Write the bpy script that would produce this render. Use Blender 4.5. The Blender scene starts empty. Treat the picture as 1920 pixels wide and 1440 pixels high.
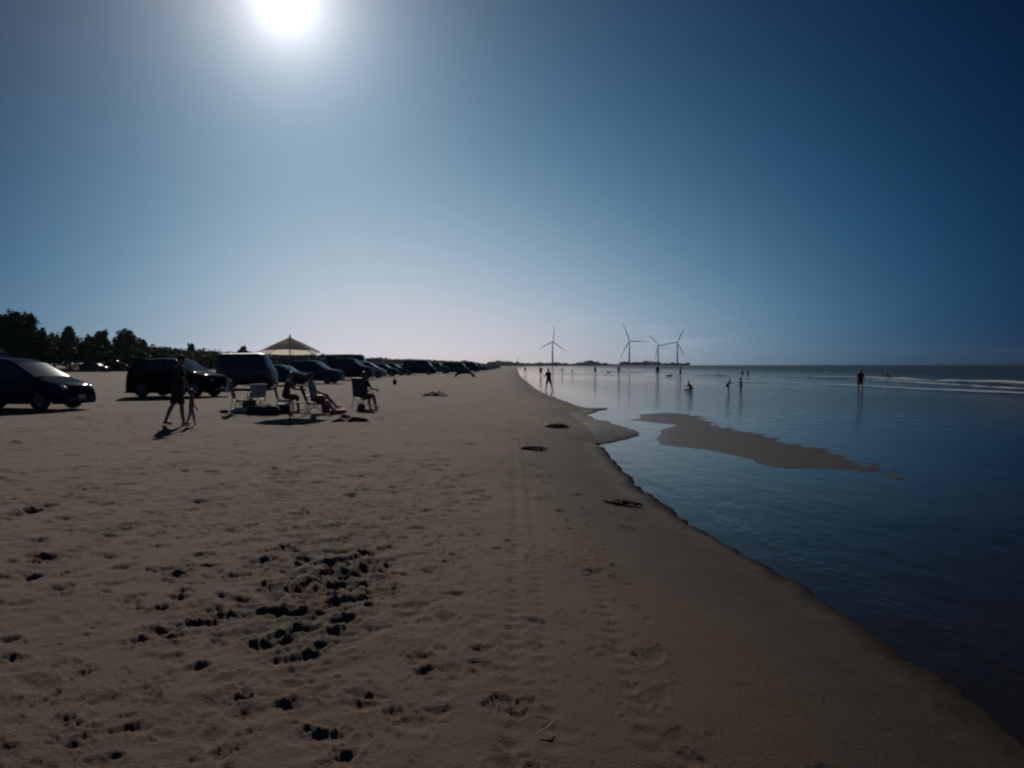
import bpy, math, random
import numpy as np
from mathutils import Vector, Matrix, Euler

random.seed(7)
rng = np.random.default_rng(11)
R = math.radians
sc = bpy.context.scene
COL = sc.collection

# ------------------------------------------------------------------ camera
F = 1440.0                       # focal length in pixels of the 1920 px wide frame
CAMZ = 1.80
HORIZON = 685.0
cam_d = bpy.data.cameras.new('camera')
cam_d.sensor_width = 36.0
cam_d.lens = 36.0 * F / 1920.0
cam_d.clip_start = 0.05
cam_d.clip_end = 60000
cam = bpy.data.objects.new('camera', cam_d)
COL.objects.link(cam)
pitch = math.atan((720 - HORIZON) / F)
CM = Matrix.Rotation(R(90) - pitch, 4, 'X') @ Matrix.Rotation(R(-0.12), 4, 'Z')
CM.translation = (0, 0, CAMZ)
cam.matrix_world = CM
sc.camera = cam


def ray(px, py):
    return (CM.to_3x3() @ Vector(((px - 960) / F, -(py - 720) / F, -1.0))).normalized()


def at(px, py, z=0.0):
    d = ray(px, py)
    t = (z - CAMZ) / d.z
    return Vector((d.x * t, d.y * t, z))


def lateral(px, Y):
    d = ray(px, HORIZON)
    return d.x / d.y * Y


SUN = ray(535, 1)
SUN_EL = math.asin(SUN.z)
SUN_AZ = math.atan2(SUN.x, SUN.y)      # clockwise from +Y


# ------------------------------------------------------------------ noise
_tab = rng.random((256, 256)).astype(np.float64)


def vnoise(x, y):
    xi = np.floor(x); yi = np.floor(y)
    fx = x - xi; fy = y - yi
    fx = fx * fx * (3 - 2 * fx); fy = fy * fy * (3 - 2 * fy)
    a = xi.astype(np.int64) & 255; b = yi.astype(np.int64) & 255
    a1 = (a + 1) & 255; b1 = (b + 1) & 255
    return ((_tab[a, b] * (1 - fx) + _tab[a1, b] * fx) * (1 - fy)
            + (_tab[a, b1] * (1 - fx) + _tab[a1, b1] * fx) * fy) * 2 - 1


def fbm(x, y, o=4):
    s = 0; a = 1.0; t = 0
    for k in range(o):
        s = s + a * vnoise(x * 2 ** k + 17.3 * k, y * 2 ** k + 5.1 * k)
        t += a; a *= 0.5
    return s / t


def sstep(t):
    t = np.clip(t, 0, 1)
    return t * t * (3 - 2 * t)


# ------------------------------------------------------------------ terrain
def P2(*pts):
    return [tuple(at(a, b).xy) for a, b in pts]


shore = P2((1920, 1400), (1850, 1338), (1740, 1258), (1640, 1192), (1550, 1140), (1480, 1086), (1400, 1043),
           (1345, 1015), (1290, 983), (1250, 953), (1215, 927), (1190, 905), (1160, 875), (1138, 852), (1122, 834),
           (1150, 829), (1188, 821), (1201, 813), (1188, 806), (1150, 796), (1112, 784), (1100, 779), (1122, 771),
           (1140, 766), (1105, 767), (1075, 759), (1052, 750), (1030, 742), (1004, 729), (988, 716), (974, 704))
land = [(2.35, 2.6), (2.3, 0), (2.2, -40), (2, -3000), (-9000, -3000), (-9000, 16000), (-400, 16000), (470, 3600),
        (500, 2250), (350, 2000), (150, 1700), (55, 1400), (16, 950), (4, 600), (2.2, 330), (1.8, 230)]
land = land + [p for p in reversed(shore)]
bar = P2((1165, 787), (1200, 776), (1240, 773), (1288, 775), (1312, 780), (1330, 791), (1400, 806), (1470, 822),
         (1540, 842), (1610, 864), (1700, 888), (1800, 925), (1700, 912), (1600, 886), (1500, 882), (1440, 878), (1380, 858), (1300, 843), (1232, 836), (1212, 820), (1225, 806), (1260, 797),
         (1215, 793))


def sdist(x, y, poly):
    n = len(poly)
    d2 = np.full(x.shape, 1e30)
    ins = np.zeros(x.shape, bool)
    for i in range(n):
        ax, ay = poly[i]; bx, by = poly[(i + 1) % n]
        ex, ey = bx - ax, by - ay
        wx, wy = x - ax, y - ay
        t = np.clip((wx * ex + wy * ey) / (ex * ex + ey * ey + 1e-12), 0, 1)
        d2 = np.minimum(d2, (wx - ex * t) ** 2 + (wy - ey * t) ** 2)
        c = (ay > y) != (by > y)
        if ey != 0:
            ins ^= c & (x < (ex * (y - ay) / ey + ax))
    return np.where(ins, 1, -1) * np.sqrt(d2)


def terrain(x, y):
    """height, signed distance inland, bar distance"""
    d = sdist(x, y, land)
    wob = fbm(x * 1.7, y * 0.9, 3) * 0.10 * np.clip(y / 12, .3, 1.5) + fbm(x * 6 + 3, y * 5, 3) * 0.05
    dd = d + wob * (np.abs(d) < 4)
    zin = 0.015 + 0.25 * (1 - np.exp(-np.maximum(dd, 0) / 1.5)) + 0.14 * sstep((dd - 2) / 14)
    zin = zin + 0.05 * fbm(x * .25, y * .25, 2) * sstep((dd - 1.5) / 6)
    t = sstep((-x - 48) / 34) * sstep((d - 30) / 30)
    zin = zin + t * (0.75 + 0.5 * fbm(x * .05, y * .05, 3)) + sstep((-x - 80) / 40) * 1.2 * sstep((d - 60) / 20)
    sea = np.maximum(-dd, 0)
    zout = -0.012 - 0.055 * (1 - np.exp(-sea / 0.8)) - np.minimum(0.011 * sea, 2.5)
    z = np.where(dd > 0, zin, zout)
    db = np.full(x.shape, -99.0)
    m = (x > 2) & (x < 14) & (y > 8) & (y < 40)
    if m.any():
        db[m] = sdist(x[m], y[m], bar)
    z = z + .006 * fbm(x * 5, y * 4 + 7, 3) * np.exp(-(dd / .5) ** 2)
    wb = db + fbm(x * 1.1 + 9, y * .5, 3) * 0.40 + .06 * fbm(x * 9, y * 4, 2)
    rip = (0.012 + .012 * sstep((x - 6.5) / 2)) * np.sin(x * 9 + 3 * fbm(x, y, 2)) * np.sin(y * 5.5 + 3 * fbm(y * .8, x, 2))
    zb = np.where(wb > -6, -0.034 + 0.046 * sstep((wb + 1.1) / 2.0) - .12 * sstep((-wb - .9) / 4), -99) + rip * sstep((wb + 1.9) / .8) * sstep((x - 5.2) / 2.2)
    z = np.maximum(z, zb)
    return z, d, db


def H(x, y):
    z, d, b = terrain(np.array([float(x)]), np.array([float(y)]))
    return float(z[0])


def ground(px, py):
    z = 0.3
    for k in range(6):
        p = at(px, py, z)
        z = H(p.x, p.y)
    return Vector((p.x, p.y, z))


# ------------------------------------------------------------------ materials
def nt(name):
    m = bpy.data.materials.new(name)
    m.use_nodes = True
    t = m.node_tree
    return m, t, t.nodes['Principled BSDF'], t.nodes['Material Output']


def mat(name, col, rough=0.6, metal=0.0, coat=0.0, spec=0.5, var=0.25, scale=8.0, bump=0.0, trans=0.0):
    m, t, b, o = nt(name)
    n = t.nodes.new('ShaderNodeTexNoise'); n.inputs['Scale'].default_value = scale; n.inputs['Detail'].default_value = 4
    tc = t.nodes.new('ShaderNodeTexCoord'); t.links.new(tc.outputs['Object'], n.inputs['Vector'])
    mx = t.nodes.new('ShaderNodeMix'); mx.data_type = 'RGBA'
    c = Vector(col)
    mx.inputs['A'].default_value = (*(c * (1 - var)), 1)
    mx.inputs['B'].default_value = (*(c * (1 + var)), 1)
    t.links.new(n.outputs['Fac'], mx.inputs['Factor'])
    t.links.new(mx.outputs['Result'], b.inputs['Base Color'])
    b.inputs['Roughness'].default_value = rough
    b.inputs['Metallic'].default_value = metal
    b.inputs['Coat Weight'].default_value = coat
    b.inputs['Coat Roughness'].default_value = 0.03
    b.inputs['Specular IOR Level'].default_value = spec
    if bump:
        bp = t.nodes.new('ShaderNodeBump'); bp.inputs['Strength'].default_value = bump; bp.inputs['Distance'].default_value = 0.02
        t.links.new(n.outputs['Fac'], bp.inputs['Height']); t.links.new(bp.outputs['Normal'], b.inputs['Normal'])
    if trans:
        tr = t.nodes.new('ShaderNodeBsdfTranslucent'); t.links.new(mx.outputs['Result'], tr.inputs['Color'])
        ms = t.nodes.new('ShaderNodeMixShader'); ms.inputs[0].default_value = trans
        t.links.new(b.outputs[0], ms.inputs[1]); t.links.new(tr.outputs[0], ms.inputs[2])
        t.links.new(ms.outputs[0], o.inputs['Surface'])
    return m


M = {}
M['skin'] = mat('skin', (.30, .17, .11), .5, var=.12)
M['skin_tan'] = mat('tanned_skin', (.20, .11, .07), .5, var=.12)
M['hair'] = mat('black_hair', (.012, .010, .009), .45, scale=60)
M['navy'] = mat('navy_cloth', (.018, .02, .035), .85, scale=30)
M['black'] = mat('black_cloth', (.012, .012, .014), .85, scale=30)
M['char'] = mat('charcoal_cloth', (.035, .034, .038), .9, scale=30)
M['lilac'] = mat('lilac_cloth', (.30, .26, .36), .85, scale=30)
M['red'] = mat('red_cloth', (.30, .035, .03), .8, scale=30)
M['pinkred'] = mat('coral_pink_cloth', (.55, .12, .10), .8, scale=30)
M['orange'] = mat('orange_cloth', (.55, .18, .04), .8, scale=30)
M['teal'] = mat('teal_cloth', (.03, .12, .15), .8, scale=30)
M['white'] = mat('white_cloth', (.62, .62, .64), .8, scale=30, var=.1)
M['greycloth'] = mat('grey_patterned_cloth', (.26, .26, .27), .85, var=.9, scale=14)
M['stripe'] = mat('grey_lilac_trousers', (.22, .19, .26), .85, scale=30)
M['blue'] = mat('blue_plastic', (.04, .08, .22), .4, var=.1)
M['bluecanvas'] = mat('dark_blue_canvas', (.012, .022, .045), .85, scale=25)
M['steel'] = mat('painted_steel_tube', (.045, .045, .05), .5, metal=.1, var=.1)
M['darksteel'] = mat('dark_steel_tube', (.05, .05, .055), .4, metal=.5, var=.1)
M['tyre'] = mat('tyre_rubber', (.012, .012, .012), .8, bump=.3, scale=40)
M['rim'] = mat('alloy_rim', (.18, .18, .19), .35, metal=.9, var=.1)
M['glass'] = mat('tinted_car_glass', (.008, .010, .012), .075, spec=.5, var=.1)
M['lamp'] = mat('headlamp_lens', (.55, .55, .56), .08, coat=1, var=.1, metal=.4)
M['tail'] = mat('tail_lamp_lens', (.20, .012, .01), .12, coat=1, var=.1)
M['plastic'] = mat('black_trim_plastic', (.014, .014, .015), .5, var=.2)
M['plate'] = mat('pale_number_plate', (.5, .5, .48), .5, var=.1)
M['wood'] = mat('turned_wood', (.10, .06, .035), .6, scale=30, bump=.2)
M['canopy'] = mat('beige_canvas', (.80, .73, .63), .9, scale=40, var=.1, trans=.62, spec=.1)
M['valance'] = mat('darker_beige_canvas', (.30, .25, .19), .85, scale=40, var=.12, trans=.3)
M['bark'] = mat('tree_bark', (.06, .045, .035), .9, bump=.5)
M['leaf'] = mat('dark_pine_foliage', (.030, .048, .022), .7, scale=.7, var=.5, trans=.06, spec=.05)
M['leaf2'] = mat('olive_foliage', (.042, .055, .022), .7, scale=.7, var=.5, trans=.06, spec=.05)
M['scrub'] = mat('coastal_scrub_foliage', (.032, .045, .022), .75, scale=.25, var=.6, trans=.04, spec=.05)
M['farwood'] = mat('distant_wood_foliage', (.035, .05, .03), .8, scale=.02, var=.5)
M['turb'] = mat('turbine_paint', (.80, .80, .80), .5, scale=.2, var=.04)
M['weed'] = mat('dried_seaweed', (.030, .020, .014), .9, scale=40, var=.5)
M['sandpile'] = mat('dug_damp_sand', (.085, .062, .048), .95, scale=25, var=.3, bump=.6)
M['stick'] = mat('bleached_stick', (.45, .40, .33), .8, scale=40)
M['mast'] = mat('grey_mast_steel', (.25, .25, .26), .5, scale=.5)


def paint(name, col, rough=.35):
    m = mat(name, col, .6, metal=0, coat=.22, spec=0.0, var=.06, scale=3)
    m.node_tree.nodes['Principled BSDF'].inputs['Coat Roughness'].default_value = .06
    return m


# ------------------------------------------------------------------ object helpers
def tag(o, label=None, cat=None, group=None, kind=None):
    if label: o['label'] = label
    if cat: o['category'] = cat
    if group: o['group'] = group
    if kind: o['kind'] = kind
    return o


def empty(name, loc, rz=0.0, label=None, cat=None, group=None):
    o = bpy.data.objects.new(name, None)
    o.empty_display_size = .2
    o.location = loc
    o.rotation_euler = (0, 0, rz)
    COL.objects.link(o)
    return tag(o, label, cat, group)


class MB:
    def __init__(s):
        s.v = []; s.f = []

    def add(s, vs, fs):
        k = len(s.v)
        s.v += [tuple(v) for v in vs]
        s.f += [tuple(i + k for i in f) for f in fs]
        return s

    def box(s, c, size, rot=None):
        hx, hy, hz = [q / 2 for q in size]
        e = min(hx, hy, hz) * .22
        vs = []
        for z in (-1, 1):           # chamfered box: two rings per end
            for (ix, iy, iz) in ((e, e, 0), (0, 0, e)) if z < 0 else ((0, 0, e), (e, e, 0)):
                for sx, sy in ((-1, -1), (1, -1), (1, 1), (-1, 1)):
                    vs.append(Vector((sx * (hx - ix), sy * (hy - iy), z * (hz - iz))))
        if rot is not None:
            vs = [rot @ v for v in vs]
        vs = [v + Vector(c) for v in vs]
        fs = [(3, 2, 1, 0)] + [(4 * k + i, 4 * k + (i + 1) % 4, 4 * k + 4 + (i + 1) % 4, 4 * k + 4 + i)
                               for k in range(3) for i in range(4)] + [(12, 13, 14, 15)]
        return s.add(vs, fs)

    def tube(s, pts, rad, n=8, caps=True, round_=False):
        pts = [Vector(p) for p in pts]
        if not hasattr(rad, '__len__'): rad = [rad] * len(pts)
        rad = list(rad)
        if round_:
            d0 = (pts[0] - pts[1]).normalized(); d1 = (pts[-1] - pts[-2]).normalized()
            r0, r1 = rad[0], rad[-1]
            pre = [(pts[0] + d0 * r0 * math.sin(a), r0 * math.cos(a)) for a in (R(85), R(55), R(25))]
            post = [(pts[-1] + d1 * r1 * math.sin(a), r1 * math.cos(a)) for a in (R(25), R(55), R(85))]
            pts = [p for p, _ in pre] + pts + [p for p, _ in post]
            rad = [q for _, q in pre] + rad + [q for _, q in post]
        vs = []; up = None
        for i, p in enumerate(pts):
            t = (pts[min(i + 1, len(pts) - 1)] - pts[max(i - 1, 0)]).normalized()
            if up is None:
                up = Vector((0, 0, 1)) if abs(t.z) < .9 else Vector((1, 0, 0))
            a = t.cross(up).normalized(); b = a.cross(t).normalized(); up = b
            for k in range(n):
                q = 2 * math.pi * k / n
                vs.append(p + (a * math.cos(q) + b * math.sin(q)) * rad[i])
        fs = [(i * n + k, i * n + (k + 1) % n, (i + 1) * n + (k + 1) % n, (i + 1) * n + k)
              for i in range(len(pts) - 1) for k in range(n)]
        if caps:
            fs.append(tuple(range(n - 1, -1, -1)))
            e = (len(pts) - 1) * n
            fs.append(tuple(range(e, e + n)))
        return s.add(vs, fs)

    def ball(s, c, r, nu=12, nv=8, rot=None):
        if not hasattr(r, '__len__'): r = (r, r, r)
        vs = []
        for j in range(1, nv):
            th = math.pi * j / nv
            for k in range(nu):
                q = 2 * math.pi * k / nu
                vs.append(Vector((r[0] * math.sin(th) * math.cos(q), r[1] * math.sin(th) * math.sin(q), r[2] * math.cos(th))))
        vs += [Vector((0, 0, r[2])), Vector((0, 0, -r[2]))]
        if rot is not None: vs = [rot @ v for v in vs]
        vs = [v + Vector(c) for v in vs]
        T, B = len(vs) - 2, len(vs) - 1
        fs = [(j * nu + k, (j + 1) * nu + k, (j + 1) * nu + (k + 1) % nu, j * nu + (k + 1) % nu)
              for j in range(nv - 2) for k in range(nu)]
        fs += [(T, k, (k + 1) % nu) for k in range(nu)]
        e = (nv - 2) * nu
        fs += [(B, e + (k + 1) % nu, e + k) for k in range(nu)]
        return s.add(vs, fs)

    def mesh(s, name):
        me = bpy.data.meshes.new(name)
        me.from_pydata(s.v, [], s.f)
        me.update()
        return me

    def build(s, name, m, parent=None, smooth=35, loc=None):
        me = s.mesh(name)
        me.materials.append(m)
        if smooth:
            me.shade_smooth()
            me.set_sharp_from_angle(angle=R(smooth))
        o = bpy.data.objects.new(name, me)
        COL.objects.link(o)
        if parent is not None: o.parent = parent
        if loc is not None: o.location = loc
        return o

    def remesh(s, name, m, parent, voxel, smooth=2):
        me = s.mesh(name)
        o = bpy.data.objects.new(name + '_raw', me)
        COL.objects.link(o)
        a = o.modifiers.new('r', 'REMESH'); a.mode = 'VOXEL'; a.voxel_size = voxel; a.use_smooth_shade = True
        b = o.modifiers.new('s', 'SMOOTH'); b.factor = .5; b.iterations = smooth
        dg = bpy.context.evaluated_depsgraph_get()
        nm = bpy.data.meshes.new_from_object(o.evaluated_get(dg))
        bpy.data.objects.remove(o)
        nm.name = name
        nm.materials.clear(); nm.materials.append(m)
        nm.shade_smooth()
        q = bpy.data.objects.new(name, nm)
        COL.objects.link(q)
        q.parent = parent
        return q


# ------------------------------------------------------------------ people
def person(pos, rz, h, pose, label, top=None, bottom=None, skin='skin', cap=None, hair='short', child=False,
           voxel=.013, group=None, long_top=0.0, legs=None, loose=1.0):
    root = empty('person', pos, rz, label, 'person', group)
    s = h / 1.75
    hs = 1.32 if child else 1.0
    g = pose.get
    torso, th, sh = (.50, .40, .40) if child else (.50, .425, .42)
    lean = R(g('lean', 3))
    up = Vector((0, math.sin(lean), math.cos(lean)))
    fw = Vector((0, math.cos(lean), -math.sin(lean)))
    J = {'pel': Vector((0, 0, 0))}

    def limb(a, ab, sx):
        a = R(a); ab = R(ab)
        return Vector((sx * math.sin(ab), math.sin(a) * math.cos(ab), -math.cos(a) * math.cos(ab)))
    low = 0
    for n, sx in (('L', -1), ('R', 1)):
        J['hip' + n] = Vector((sx * .095, 0, -.02))
        f = g('hip' + n, 0); k = g('knee' + n, 4); ab = g('abd' + n, 3)
        J['kne' + n] = J['hip' + n] + limb(f, ab, sx) * th
        J['ank' + n] = J['kne' + n] + limb(f - k, ab * .5, sx) * sh
        sf = R(f - k + g('foot' + n, 0))
        J['toe' + n] = J['ank' + n] + Vector((sx * .03, math.cos(sf), math.sin(sf))) * .15 + Vector((0, 0, -.045))
        low = min(low, J['ank' + n].z - .075, J['toe' + n].z - .03)
    che = up * torso
    J['che'] = che
    J['nek'] = che + up * .09
    hp = R(g('nod', 0)) + lean * .4
    hy = R(g('turn', 0))
    hd = Vector((0, math.sin(hp), math.cos(hp)))
    J['hed'] = J['nek'] + hd * .125 * hs
    HR = Matrix.Rotation(-hy, 3, 'Z') @ Matrix.Rotation(-hp, 3, 'X')
    for n, sx in (('L', -1), ('R', 1)):
        J['sho' + n] = che + Vector((sx * .175, 0, 0)) - up * .03
        a = g('arm' + n, 5); ab = g('aab' + n, 9); e = g('elb' + n, 12)
        J['elb' + n] = J['sho' + n] + limb(a, ab, sx) * .29
        J['wri' + n] = J['elb' + n] + limb(a + e, g('fab' + n, ab * .5), sx) * .25
    off = Vector((0, 0, g('pz', -low * s) / s if 'pz' in pose else -low))
    for k in J: J[k] = (J[k] + off) * s

    b = MB()

    def cap_(p, q, r0, r1, n=10):
        b.tube([p, p.lerp(q, .5), q], [r0 * s, (r0 + r1) / 2 * s * 1.02, r1 * s], n, round_=True)
    pel, che, nek, hed = J['pel'], J['che'], J['nek'], J['hed']
    mid = pel.lerp(che, .45)
    for sx in (-1, 1):
        x = Vector((sx, 0, 0)) * s
        cap_(pel + x * .07, mid + x * .055, .105, .095)
        cap_(mid + x * .055, che + x * .085, .095, .10)
    cap_(J['shoL'], J['shoR'], .062, .062)
    cap_(che, nek, .066, .055); cap_(nek, hed, .052, .05)
    hk = s * hs
    b.ball(hed + HR @ Vector((0, -.005, .02)) * hk, (.075 * hk, .092 * hk, .108 * hk), 16, 12, HR)
    b.ball(hed + HR @ Vector((0, .028, -.055)) * hk, (.052 * hk, .058 * hk, .055 * hk), 12, 8, HR)     # jaw
    b.ball(hed + HR @ Vector((0, .095, -.012)) * hk, (.013 * hk, .020 * hk, .024 * hk), 8, 6, HR)       # nose
    b.ball(hed + HR @ Vector((0, .078, .028)) * hk, (.045 * hk, .016 * hk, .012 * hk), 8, 6, HR)        # brow
    for sx in (-1, 1):
        b.ball(hed + HR @ Vector((sx * .077, -.005, 0)) * hk, (.010 * hk, .020 * hk, .032 * hk), 8, 6, HR)
    for n, sx in (('L', -1), ('R', 1)):
        cap_(J['hip' + n], J['kne' + n], .085, .054)
        kn, an = J['kne' + n], J['ank' + n]
        b.tube([kn, kn.lerp(an, .3) + Vector((0, -.012, 0)) * s, an], [.052 * s, .055 * s, .036 * s], 10, round_=True)
        heel = an + Vector((0, -.035, -.045)) * s
        b.tube([heel, an.lerp(J['toe' + n], .6), J['toe' + n]], [.034 * s, .038 * s, .026 * s], 10, round_=True)
        cap_(J['sho' + n], J['elb' + n], .05, .038)
        w = J['wri' + n]
        cap_(J['elb' + n], w, .04, .027)
        d = (w - J['elb' + n]).normalized()
        side = d.cross(Vector((1, 0, 0)))
        side = side.normalized() if side.length > .2 else Vector((0, 1, 0))
        nor = d.cross(side).normalized() * (-sx if d.cross(side).x * sx > 0 else sx)
        nor = nor if nor.x * sx < 0 else -nor                       # palm turned to the body
        for q in (-.02, 0, .02):
            cap_(w + side * q * s, w + d * .085 * s + side * q * 1.3 * s, .015, .013, 8)
        for q, ln in ((-.036, .062), (-.012, .078), (.012, .082), (.036, .072)):
            p0 = w + d * .085 * s + side * q * .85 * s
            p1 = p0 + (d * .9 + nor * .25 + side * q * 3).normalized() * ln * .5 * s
            p2 = p1 + (d * .7 + nor * .7 + side * q * 2).normalized() * ln * .5 * s
            b.tube([p0, p1, p2], [.0095 * s, .009 * s, .0075 * s], 6, round_=True)
        p0 = w + d * .025 * s + side * .028 * s
        p1 = p0 + (d * .6 + side * .8 + nor * .3).normalized() * .035 * s
        b.tube([p0, p1, p1 + (d * .9 + nor * .4).normalized() * .028 * s], [.012 * s, .011 * s, .009 * s], 6, round_=True)
    b.remesh('body', M[skin], root, voxel * s)
    # eyes
    for sx in (-1, 1):
        e = MB().ball(hed + HR @ Vector((sx * .030, .083, .008)) * hk, .011 * hk, 8, 6)
        e.build('eye', M['hair'], root)
    # hair
    b = MB()
    b.ball(hed + HR @ Vector((0, -.022, .040)) * hk, (.084 * hk, .092 * hk, .102 * hk), 16, 12, HR)
    if hair == 'long':
        b.tube([hed + HR @ Vector((0, -.06, .03)) * hk, hed + HR @ Vector((0, -.085, -.08)) * hk,
                hed + HR @ Vector((0, -.085, -.20)) * hk], [.07 * hk, .068 * hk, .04 * hk], 10, round_=True)
    b.remesh('hair', M['hair'], root, .012 * s)
    if cap:
        b = MB()
        b.ball(hed + HR @ Vector((0, -.01, .062)) * hk, (.092 * hk, .105 * hk, .082 * hk), 16, 10, HR)
        b.ball(hed + HR @ Vector((0, .125, .048)) * hk, (.078 * hk, .085 * hk, .010 * hk), 14, 8, HR)
        b.remesh('cap', M[cap], root, .009 * s)
    if top:
        b = MB()
        lo = pel + (pel - che).normalized() * (.0 + long_top) * s
        for sx in (-1, 1):
            x = Vector((sx, 0, 0)) * s
            b.tube([lo + x * .075, pel + x * .072, mid + x * .060, che.lerp(mid, .35) + x * .075, che + x * .07 + up * .03 * s],
                   [q * s * loose for q in (.122 + long_top * .25, .120, .108, .112, .088)], 14)
        b.tube([J['shoL'], che + up * .02 * s, J['shoR']], [.072 * s, .085 * s, .072 * s], 10, round_=True)
        for n in 'LR':
            b.tube([J['sho' + n], J['sho' + n].lerp(J['elb' + n], .62)], [.064 * s * loose, .062 * s * loose * loose], 10)
        b.remesh('shirt', M[top], root, max(.011, voxel) * s, 1)
    if bottom:
        b = MB()
        fr = legs if legs else .62
        for n, sx in (('L', -1), ('R', 1)):
            x = Vector((sx, 0, 0)) * s
            b.tube([pel + up * .09 * s + x * .06, pel + x * .065], [.108 * s, .114 * s], 12)
            e = J['hip' + n].lerp(J['kne' + n], min(fr, 1))
            pts = [J['hip' + n] + Vector((0, 0, .05)) * s, J['hip' + n], e]; rr = [.105 * s, .105 * s, (.088 if fr < 1 else .066) * s]
            if fr > 1:
                pts.append(J['kne' + n].lerp(J['ank' + n], fr - 1)); rr.append(.052 * s)
            b.tube(pts, rr, 12)
        b.remesh('shorts' if fr < 1 else 'trousers', M[bottom], root, max(.011, voxel) * s, 1)
    return root


# ------------------------------------------------------------------ cars
PROF = {
    'mpv': dict(L=4.4, W=1.72, belt=(.98, .94), top=[(0, .50), (.02, .80), (.06, 1.0), (.12, 1.12), (.30, 1.55), (.7, 1.65), (1.5, 1.68), (2.2, 1.64), (2.6, 1.54), (3.5, 1.02), (3.98, .88), (4.25, .76), (4.36, .62), (4.4, .45)],
                ws=(2.66, 3.42), rs=(.12, .30), win=[(.42, 1.05), (1.13, 2.0), (2.08, 3.2)], wh=(.85, 3.55), r=.32),
    'suv': dict(L=4.5, W=1.80, belt=(1.08, 1.04), top=[(0, .55), (.02, .85), (.05, 1.05), (.12, 1.2), (.36, 1.62), (.8, 1.70), (2.1, 1.73), (2.6, 1.66), (3.35, 1.14), (3.5, 1.10), (4.15, 1.0), (4.38, .88), (4.47, .7), (4.5, .5)],
                ws=(2.66, 3.32), rs=(.13, .35), win=[(.45, 1.0), (1.1, 1.95), (2.03, 3.0)], wh=(.85, 3.62), r=.35),
    'sedan': dict(L=4.5, W=1.75, belt=(.95, .92), top=[(0, .5), (.03, .8), (.1, .93), (.7, 1.0), (.85, 1.04), (1.4, 1.36), (1.9, 1.44), (2.5, 1.43), (2.8, 1.37), (3.45, .98), (4.1, .86), (4.36, .74), (4.46, .6), (4.5, .45)],
                  ws=(2.84, 3.40), rs=(.9, 1.36), win=[(1.25, 2.0), (2.08, 3.15)], wh=(.85, 3.6), r=.31),
    'van': dict(L=4.85, W=1.8, belt=(1.15, 1.15), top=[(0, .5), (.02, .9), (.05, 1.3), (.10, 2.0), (.22, 2.13), (2.5, 2.2), (3.3, 2.16), (3.7, 2.05), (4.32, 1.27), (4.6, 1.08), (4.78, .85), (4.85, .5)],
                ws=(3.76, 4.28), rs=(.052, .095), win=[(.4, 1.5), (1.6, 2.7), (2.85, 4.0)], wh=(.85, 3.85), r=.33),
    'boxvan': dict(L=3.4, W=1.5, belt=(1.08, 1.08), top=[(0, .5), (.02, 1.0), (.05, 1.4), (.08, 1.8), (.18, 1.93), (2.55, 1.95), (2.82, 1.88), (3.18, 1.12), (3.32, .98), (3.38, .8), (3.4, .5)],
                   ws=(2.86, 3.16), rs=(.052, .078), win=[(.3, 1.3), (1.45, 2.2), (2.3, 3.0)], wh=(.55, 2.8), r=.28),
    'bus': dict(L=5.4, W=1.95, belt=(1.25, 1.25), top=[(0, .5), (.02, 1.2), (.05, 1.8), (.08, 2.5), (.2, 2.72), (3.0, 2.78), (4.6, 2.72), (4.85, 2.6), (5.2, 1.35), (5.34, 1.1), (5.4, .5)],
                ws=(4.9, 5.18), rs=(.052, .078), win=[(.4, 1.6), (1.7, 2.9), (3.0, 3.8), (3.9, 4.9)], wh=(1.0, 4.4), r=.35),
}


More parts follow.
